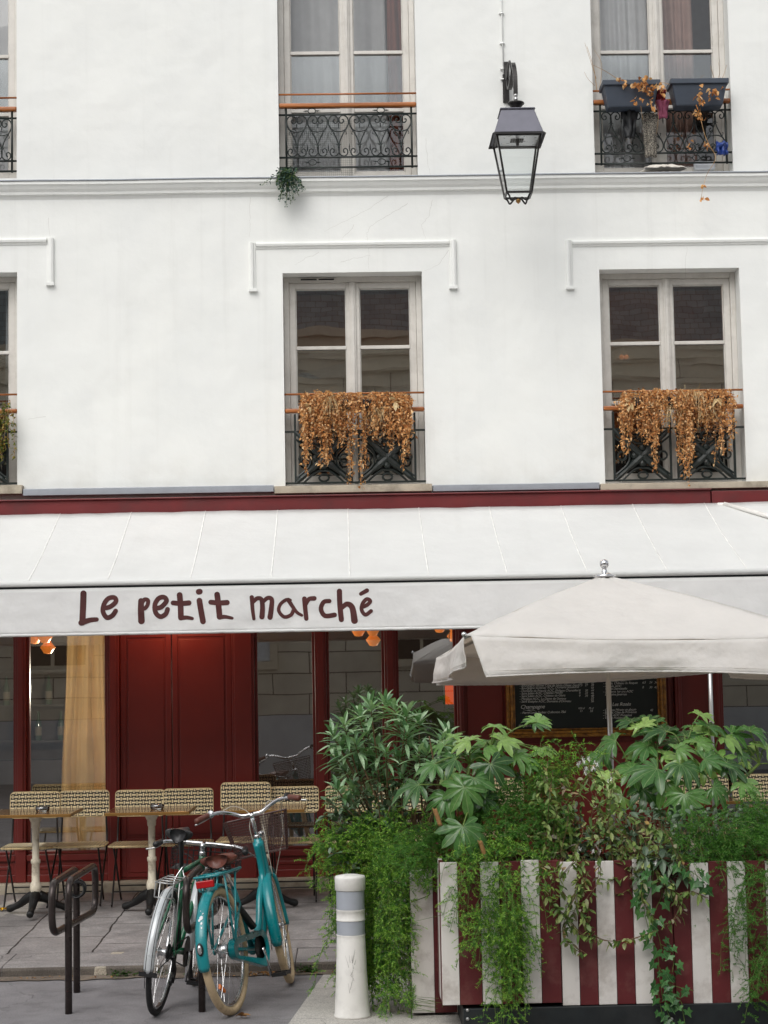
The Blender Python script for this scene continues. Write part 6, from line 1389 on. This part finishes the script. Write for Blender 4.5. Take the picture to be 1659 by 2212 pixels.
for path in ([(1230, 1840), (1255, 1900), (1225, 1960), (1250, 2010), (1275, 2025)], [(1260, 1850), (1245, 1930), (1270, 2000), (1300, 2030), (1360, 2030), (1420, 2010)], [(1215, 1850), (1195, 1920), (1210, 1990)], [(1290, 1840), (1290, 1900), (1262, 1960), (1282, 2040)], [(1180, 1860), (1165, 1900), (1200, 1960), (1235, 1990)], [(1240, 1860), (1212, 1905), (1232, 1945)], [(1270, 1880), (1240, 1960), (1220, 2020), (1262, 2060)], [(1420, 1880), (1455, 1930), (1490, 1925), (1530, 1940)],
             [(1390, 1780), (1430, 1800), (1470, 1850), (1480, 1890)], [(1330, 1750), (1380, 1770), (1430, 1810)], [(1350, 1800), (1390, 1860), (1385, 1930), (1410, 1990)], [(1440, 1900), (1470, 1960), (1440, 2000)]):
    for q in range(2): trail(fo, st, [P(x + r.uniform(-9, 9), y, YP2 - .05 - .05*r.random()) for x, y in path], r, .02, .042, .0105, dz=-.5)
for i in range(14):
    x0, y0 = r.uniform(1330, 1480), r.uniform(1790, 1870); trail(fo, st, [P(x0, y0, -5.2), P(x0 + r.uniform(-30, 30), y0 + 30, -5.3), P(x0 + r.uniform(-40, 40), y0 + 70, -5.38)], r, .018, .04, .011)
jas = plant('trailing_jasmine', 'olive and purplish trailing climber with small white flowers in the planters', P(1250, 1850, -5.3), fo, 'jasmine', st)
for px, py, n in ((1268, 1640, 7), (1285, 1655, 5), (1252, 1655, 4), (1145, 1927, 4), (1288, 1838, 5), (1418, 1867, 3), (1223, 2003, 3), (1224, 1932, 2), (1240, 1965, 2), (1318, 1690, 2), (1255, 1838, 3), (1270, 1665, 5)):
    m = MB(); c0_ = P(px, py, -5.42 if py > 1850 else -5.3)
    for i in range(n):
        c = c0_ + Vector((r.uniform(-.022, .022), r.uniform(-.02, .02), r.uniform(-.02, .02))); a0 = r.random()*6; nn = (Vector((r.uniform(-.6, .6), -1, r.uniform(-.3, .7)))).normalized(); s1 = nn.orthogonal().normalized()
        for k in range(5): d = Matrix.Rotation(a0 + k*2*PI/5, 3, nn) @ s1; leaf(m, c, (d + nn*.25).normalized(), .0135, .0042, 0, .1, 3, 0, 1)
    m.build('flower', 'petal', jas)

# ------------------------------------------------------------------ ivy
def ivy_leaf(m, c, n, f, S, r):
    n = n.normalized(); f = (f - n*f.dot(n)).normalized(); s = f.cross(n); o = [(-.16, -.28), (-.5, -.38), (-.42, .02), (-.62, .28), (-.26, .42), (0, 1.0), (.26, .42), (.62, .28), (.42, .02), (.5, -.38), (.16, -.28)]
    cv = m.vert(c + n*.0); V = [m.vert(c + s*(a*S*r.uniform(.9, 1.1)) + f*(b*S) + n*(S*(.10*abs(a) - .15*b*b))) for a, b in o]
    for i in range(len(o) - 1): m.face((cv, V[i], V[i + 1]), 0, [(.5, .5), (.5 + o[i][0], .5 + o[i][1]*.5), (.5 + o[i + 1][0], .5 + o[i + 1][1]*.5)])
r = random.Random(43); fo, st = MB(), MB()
for path, S in (([(1412, 1880), (1405, 1920), (1392, 1960), (1402, 2010), (1420, 2060), (1425, 2110), (1432, 2160)], .034), ([(1420, 1890), (1430, 1930), (1412, 1980), (1425, 2030), (1432, 2075)], .032), ([(1405, 1890), (1392, 1930), (1378, 1955)], .034), ([(1428, 2040), (1455, 2060), (1452, 2100)], .026), ([(1432, 2100), (1452, 2140), (1440, 2175), (1452, 2205), (1470, 2225)], .026), ([(1432, 2150), (1468, 2160), (1476, 2190), (1482, 2230)], .025), ([(1425, 2090), (1448, 2125), (1498, 2140)], .026), ([(1470, 1870), (1510, 1895), (1540, 1930)], .034), ([(1500, 1880), (1520, 1930)], .03), ([(1420, 2130), (1428, 2180), (1440, 2230)], .025)):
    S *= 1.4; pts = [P(x, y, YP2 - .03 - (.05 if y < 1900 else .0)) for x, y in path]; sp = smooth_path(pts, 7); st.tube(sp, .0018, 5, caps=False); acc = .02
    for a, b in zip(sp, sp[1:]):
        acc += (b - a).length
        if acc > S*.85:
            acc = 0; sd = r.choice((-1, 1)); ivy_leaf(fo, a + Vector((sd*S*.6, -.012 - .02*r.random(), r.uniform(-.01, .01))), Vector((r.uniform(-.5, .5), -1, r.uniform(-.1, .6))), Vector((sd*.7 + r.uniform(-.3, .3), 0, -1)), S*r.uniform(.75, 1.25), r)
plant('ivy', 'lobed ivy trailing down the striped planter to the steel plinth', P(1412, 1870, -5.35), fo, 'ivy', st, 'gstem')
# umbrella leaved pot plant among them
fo, st = MB(), MB()
for px, py, S in ((1395, 1850, .085), (1430, 1855, .09), (1455, 1860, .075), (1475, 1885, .08), (1440, 1895, .07), (1380, 1895, .06)):
    c = P(px, py, -5.4); n = Vector((r.uniform(-.3, .3), -1, .6)).normalized(); s1 = n.orthogonal().normalized(); a0 = r.random()*6
    for k in range(8): d = Matrix.Rotation(a0 + k*2*PI/8, 3, n) @ s1; leaf(fo, c, (d + n*.15).normalized(), S*r.uniform(.85, 1.1), S*.2, .35, .2, 4, 0, 1)
    st.tube([P(1430, 1880, -5.2), c], .002, 5)
plant('umbrella_plant', 'small umbrella leaved plant on the planter rim above the ivy', P(1430, 1880, -5.2), fo, 'shrub', st, 'gstem')
# dark filler growth low in the planters
r = random.Random(44); fo, st = MB(), MB()
for i in range(1500):
    x = r.uniform(1190, 1659); y = r.uniform(1745, 1862); 
    if y < 1790 and 1260 < x < 1340: continue
    leaf(fo, P(x, y, r.uniform(-5.15, -4.8)), (rvec(r, -.5, .8) + Vector((0, -.4, 0))).normalized(), r.uniform(.03, .065), r.uniform(.008, .016), r.uniform(0, .4), .2, 3, r.uniform(-.8, .8), 1)
for i in range(60): x = r.uniform(1200, 1659); st.tube([P(x, 1870, -5.), P(x + r.uniform(-20, 20), 1765, -5.)], .003, 5)
plant('ground_cover_shrub', 'dark low leafy growth filling the planters under the right fatsia', P(1430, 1870, -5.0), fo, 'shrub', st)
# papery dead leaf curls
for px, py, lab in ((1043, 1835, 'curled brown dead leaf hanging under the lowest big fatsia leaf'), (945, 1765, 'curled pinkish dead leaf caught in the bright left fern')):
    m = MB(); c = P(px, py, -5.4); m.sheet(lambda u, v: c + Vector(((.5 - v)*.03 + .012*math.cos(u*8 + v*2), .014*math.sin(u*8 + v*2), .045*(v - .5)*2 + .01*mnoise.noise((u*5, v*5, px)))), 10, 8)
    tag(m.build('dead_leaf', 'litter', None, True, solid=.001), lab, 'leaf')

# ------------------------------------------------------------------ dried plants of the lower windows
def dried(label, x0, x1, ytop, ends, seed, tufts):
    r = random.Random(seed); fo, st = MB(), MB(); sw = MB(); Y = -.085
    n = int((x1 - x0)/1.55)
    for i in range(n):
        if r.random() < .32: x = r.uniform(x0 + 4, x1 - 4); ye = ytop + r.uniform(30, 92)
        else:
            cx, cw, cy = r.choice(ends); x = cx + r.gauss(0, cw*.55); ye = ytop + (cy - ytop)*(r.uniform(.5, 1.) if r.random() < .8 else r.uniform(.3, .6))
            if abs(x - cx) > cw: ye -= (ye - ytop)*.3
        yy = Y + r.uniform(-.06, .05); yt = ytop + 13*mnoise.noise((x/17, seed, 0)) + 16*max(0, 1 - min(x - x0, x1 - x)/16) - 2
        pts = [P(x + r.uniform(-6, 6), yt + r.uniform(-6, 10), yy + .06), P(x, yt + 20, yy - .03)]; k = max(1, int((ye - ytop)/45)); xx = x
        for j in range(1, k + 1): xx += r.uniform(-4, 4); pts.append(P(xx, ytop + 22 + (ye - ytop - 22)*j/k, yy - .02 + r.uniform(-.015, .015)))
        path = smooth_path(pts, 6); st.tube(path, .0012, 4, caps=False); acc = 0
        for a, b in zip(path, path[1:]):
            acc += (b - a).length
            while acc > .0100:
                acc -= .0100
                if r.random() < .9: leaf(fo, a.lerp(b, r.random()) + Vector((r.gauss(0, .012), r.gauss(0, .010), r.gauss(0, .006))), (rvec(r, -1, .3) + Vector((0, -.3, -.3))).normalized(), r.uniform(.015, .030), r.uniform(.007, .0125), r.uniform(-.3, .5), r.uniform(.1, .7), 2, r.uniform(-1.5, 1.5), 2)
    for i in range(900):
        x = r.uniform(x0 + 8, x1 - 6); y = ytop + 13*mnoise.noise((x/17, seed, 0)) + 14*max(0, 1 - min(x - x0, x1 - x)/16) + abs(r.gauss(0, 14)) - 7; leaf(fo, P(x, y, Y + r.uniform(-.07, .06)), rvec(r), r.uniform(.014, .03), r.uniform(.004, .01), .2, .6, 2, r.uniform(-1.5, 1.5), 2)
    for cx, cy, sx_, n_ in tufts:
        for i in range(n_):
            p = P(cx + r.gauss(0, sx_), cy + r.gauss(0, 4), Y - .05); d = Vector((r.uniform(-.7, .7), r.uniform(-.7, .1), r.uniform(-.9, .45))); leaf(sw, p, d.normalized(), r.uniform(.05, .16), .0016, r.uniform(.2, .9), .1, 4)
    for i in range(70):
        x = r.uniform(x0 + 10, x1 - 10); leaf(sw, P(x, ytop + r.uniform(-2, 14), Y - .03), Vector((r.uniform(-1, 1), -.4, r.uniform(-.3, .6))).normalized(), r.uniform(.03, .09), .0015, .5, .1, 3)
    t = thing('dried_trailing_plant', label, 'dried plant', P((x0 + x1)/2, ytop + 10, Y), 'dried trailing plants on the lower railings')
    m = MB(); a = P(x0 + 18, ytop + 30, 0); b = P(x1 - 18, ytop + 8, 0); m.box(a.x, b.x, -.10, .0, a.z, b.z); m.build('trough', 'blackp', t, bevel=.01)
    fo.build('foliage', 'dryleaf', t); st.build('stem', 'drystem', t); sw.build('straw', 'straw', t)
    for px, py in ((x0 + 22, ytop + 22), (x1 - 40, ytop + 12)):
        m = MB(); c = P(px, py, Y - .08)
        for k in range(4): leaf(m, c, Vector((r.uniform(-.6, .6), -.3, r.uniform(-.8, .6))).normalized(), r.uniform(.05, .09), r.uniform(.012, .02), .3, .4, 4, r.uniform(-1, 1), 1)
        m.build('big_leaf', 'straw', t)
dried('dried orange brown trailing plant filling the lower middle window railing', 645, 893, 856, [(657, 8, 1046), (672, 8, 985), (703, 9, 1014), (690, 10, 960), (733, 13, 965), (765, 9, 1064), (782, 8, 1060), (806, 9, 962), (842, 8, 986), (856, 6, 930), (876, 9, 1046), (880, 8, 1000)], 51, [(712, 858, 9, 70), (818, 885, 8, 70)])
dried('dried orange brown trailing plant on the lower right window railing', 1338, 1590, 850, [(1350, 9, 992), (1366, 8, 962), (1396, 8, 962), (1416, 10, 1018), (1410, 9, 985), (1440, 5, 935), (1470, 9, 1000), (1491, 7, 1050), (1484, 7, 1000), (1515, 6, 915), (1534, 9, 1012), (1558, 9, 985), (1579, 8, 988)], 52, [(1450, 880, 8, 60), (1530, 875, 9, 60), (1500, 845, 18, 40)])
r = random.Random(53); fo, st = MB(), MB()
for i in range(26):
    x0 = r.uniform(-60, 22); trail(fo, st, [P(x0, 870 + r.uniform(-6, 10), -.09), P(x0 + r.uniform(-8, 14), 905, -.12), P(x0 + r.uniform(-12, 24), 930 + r.uniform(-15, 70), -.11)], r, .012, .028, .011, 2, dz=-.4)
plant('yellowing_plant', 'yellow green trailing plant on the window railing at the left edge', P(0, 880, -.1), fo, 'yellowing', st, 'drystem')

# hanging green sprig at the upper middle window
r = random.Random(54); fo, st = MB(), MB()
for i in range(42):
    a = P(620 + r.gauss(0, 10), 364 + r.uniform(-2, 14), -.05); e = P(623 + r.gauss(0, 19), 388 + abs(r.gauss(0, 24)), -.12 - .05*r.random()); trail(fo, st, [a, a.lerp(e, .5) + Vector((0, -.04, .02)), e], r, .010, .024, .0075)
trail(fo, st, [P(630, 380, -.12), P(650, 400, -.13), P(660, 408, -.13)], r, .010, .022, .007); trail(fo, st, [P(622, 395, -.12), P(626, 425, -.13), P(628, 442, -.13)], r, .010, .022, .007)
plant('hanging_plant', 'small blue green hanging plant at the left foot of the upper middle window', P(620, 372, -.05), fo, 'hang', st, 'gstem')
# dead twigs in the flower boxes
r = random.Random(55)
def twigs(label, paths, leaves, loc):
    fo, st = MB(), MB()
    for pts, w in paths: st.tube(smooth_path([P(x, y, -.1 - .1*i/len(pts)) for i, (x, y) in enumerate(pts)], 5), [w*(1 - .6*i/((len(pts) - 1)*5)) for i in range((len(pts) - 1)*5 + 1)], 5)
    for x, y, n, sx_, sy_ in leaves:
        for i in range(n): leaf(fo, P(x + r.gauss(0, sx_), y + r.gauss(0, sy_), -.24 + r.uniform(-.03, .03)), (rvec(r, -1, .3)).normalized(), r.uniform(.025, .05), r.uniform(.010, .02), r.uniform(-.2, .5), r.uniform(.3, .9), 3, r.uniform(-1.5, 1.5), 1)
    plant('dead_plant', label, P(*loc, -.1), fo, 'dryleaf', st, 'drystem', 'dried plant')
twigs('dead plant with bare twigs and orange leaves in the left flower box', [([(1290, 200), (1283, 150), (1268, 100)], .003), ([(1288, 170), (1275, 130), (1263, 92)], .0022), ([(1345, 178), (1310, 155), (1280, 140)], .0035), ([(1285, 185), (1270, 170), (1262, 155)], .002), ([(1295, 190), (1300, 140), (1284, 108)], .002), ([(1350, 180), (1375, 185), (1382, 215), (1388, 258)], .003), ([(1400, 190), (1412, 215), (1414, 248)], .0025), ([(1405, 200), (1422, 240), (1418, 290)], .002), ([(1390, 180), (1430, 178), (1465, 192)], .0025), ([(1390, 170), (1440, 180), (1475, 190)], .002)],
      [(1355, 175, 8, 10, 4), (1385, 185, 26, 10, 8), (1405, 195, 20, 10, 9), (1372, 215, 7, 3, 6), (1405, 222, 8, 4, 8), (1430, 190, 10, 6, 6), (1340, 180, 5, 5, 3)], (1360, 190))
twigs('dead plant with one long leafy strand in the right flower box', [([(1545, 180), (1540, 160), (1534, 142)], .003), ([(1552, 182), (1562, 165), (1570, 140)], .0025), ([(1546, 178), (1555, 158), (1552, 135)], .002), ([(1500, 190), (1512, 170), (1520, 162)], .0025), ([(1502, 185), (1512, 212), (1513, 250), (1522, 290), (1535, 318), (1545, 335), (1542, 352), (1528, 375), (1520, 400), (1514, 430)], .0035), ([(1516, 420), (1512, 434)], .002)],
      [(1512, 208, 12, 5, 9), (1512, 248, 14, 9, 7), (1545, 198, 14, 7, 8), (1528, 308, 6, 4, 4), (1489, 310, 5, 2, 8), (1520, 402, 3, 2, 2), (1517, 432, 4, 3, 2), (1510, 225, 5, 4, 4)], (1530, 190))

# ------------------------------------------------------------------ weeds and litter along the kerb
def weed(px, py, label, n, S, seed):
    r = random.Random(seed); fo = MB(); c = G(px, py, .01); c.y = min(c.y, KY - .02)
    for i in range(n):
        b = c + Vector((r.gauss(0, .05), r.uniform(-.03, .01), .0)); d = Vector((r.uniform(-1, 1), r.uniform(-.9, .1), r.uniform(.2, 1.2))).normalized(); leaf(fo, b + d*r.uniform(0, S*.7), d, S*r.uniform(.5, 1.1), S*.16, .4, .2, 3, r.uniform(-.6, .6), 1)
    tag(fo.build('weed', 'weed'), label, 'weed')
weed(272, 2102, 'low weed growing from the kerb between the stands', 55, .05, 61); weed(666, 2094, 'low weed growing from the kerb right of the teal front wheel', 60, .05, 62); weed(350, 2104, 'small weed at the kerb just left of the dark green bicycle', 22, .04, 63); weed(235, 2112, 'tiny weed at the pale kerb joint', 12, .03, 64)
r = random.Random(65)
for i, (px, py, n, lab) in enumerate(((522, 2196, 3, 'brown dead leaf on the asphalt by the teal rear wheel'), (1325, 0, 0, ''))):
    if not n: continue
    m = MB(); c = G(px, py, .008)
    for k in range(n): leaf(m, c + Vector((r.uniform(-.05, .05), r.uniform(-.02, .02), .004*k)), Vector((r.uniform(-1, 1), r.uniform(-1, 1), .25)).normalized(), r.uniform(.05, .08), .018, .2, .5, 4, r.uniform(-.8, .8), 1)
    tag(m.build('dead_leaf', 'litter'), lab, 'leaf')
m = MB()
for i in range(70):
    c = G(585 + r.gauss(0, 24), 2104, .01); c.y = KY - .03 - abs(r.gauss(0, .05)); leaf(m, c, Vector((r.uniform(-1, 1), r.uniform(-1, 1), .3)).normalized(), r.uniform(.015, .04), r.uniform(.006, .012), .2, .5, 3, r.uniform(-1, 1), 1)
for i in range(120):
    c = Vector((r.uniform(-2.6, 1.1), KY - .03 - abs(r.gauss(0, .05)), .014)); leaf(m, c, Vector((r.uniform(-1, 1), r.uniform(-1, 1), .3)).normalized(), r.uniform(.01, .025), r.uniform(.004, .008), .2, .5, 2, r.uniform(-1, 1), 1)
m.build('leaf_litter', 'litter', kind='stuff')
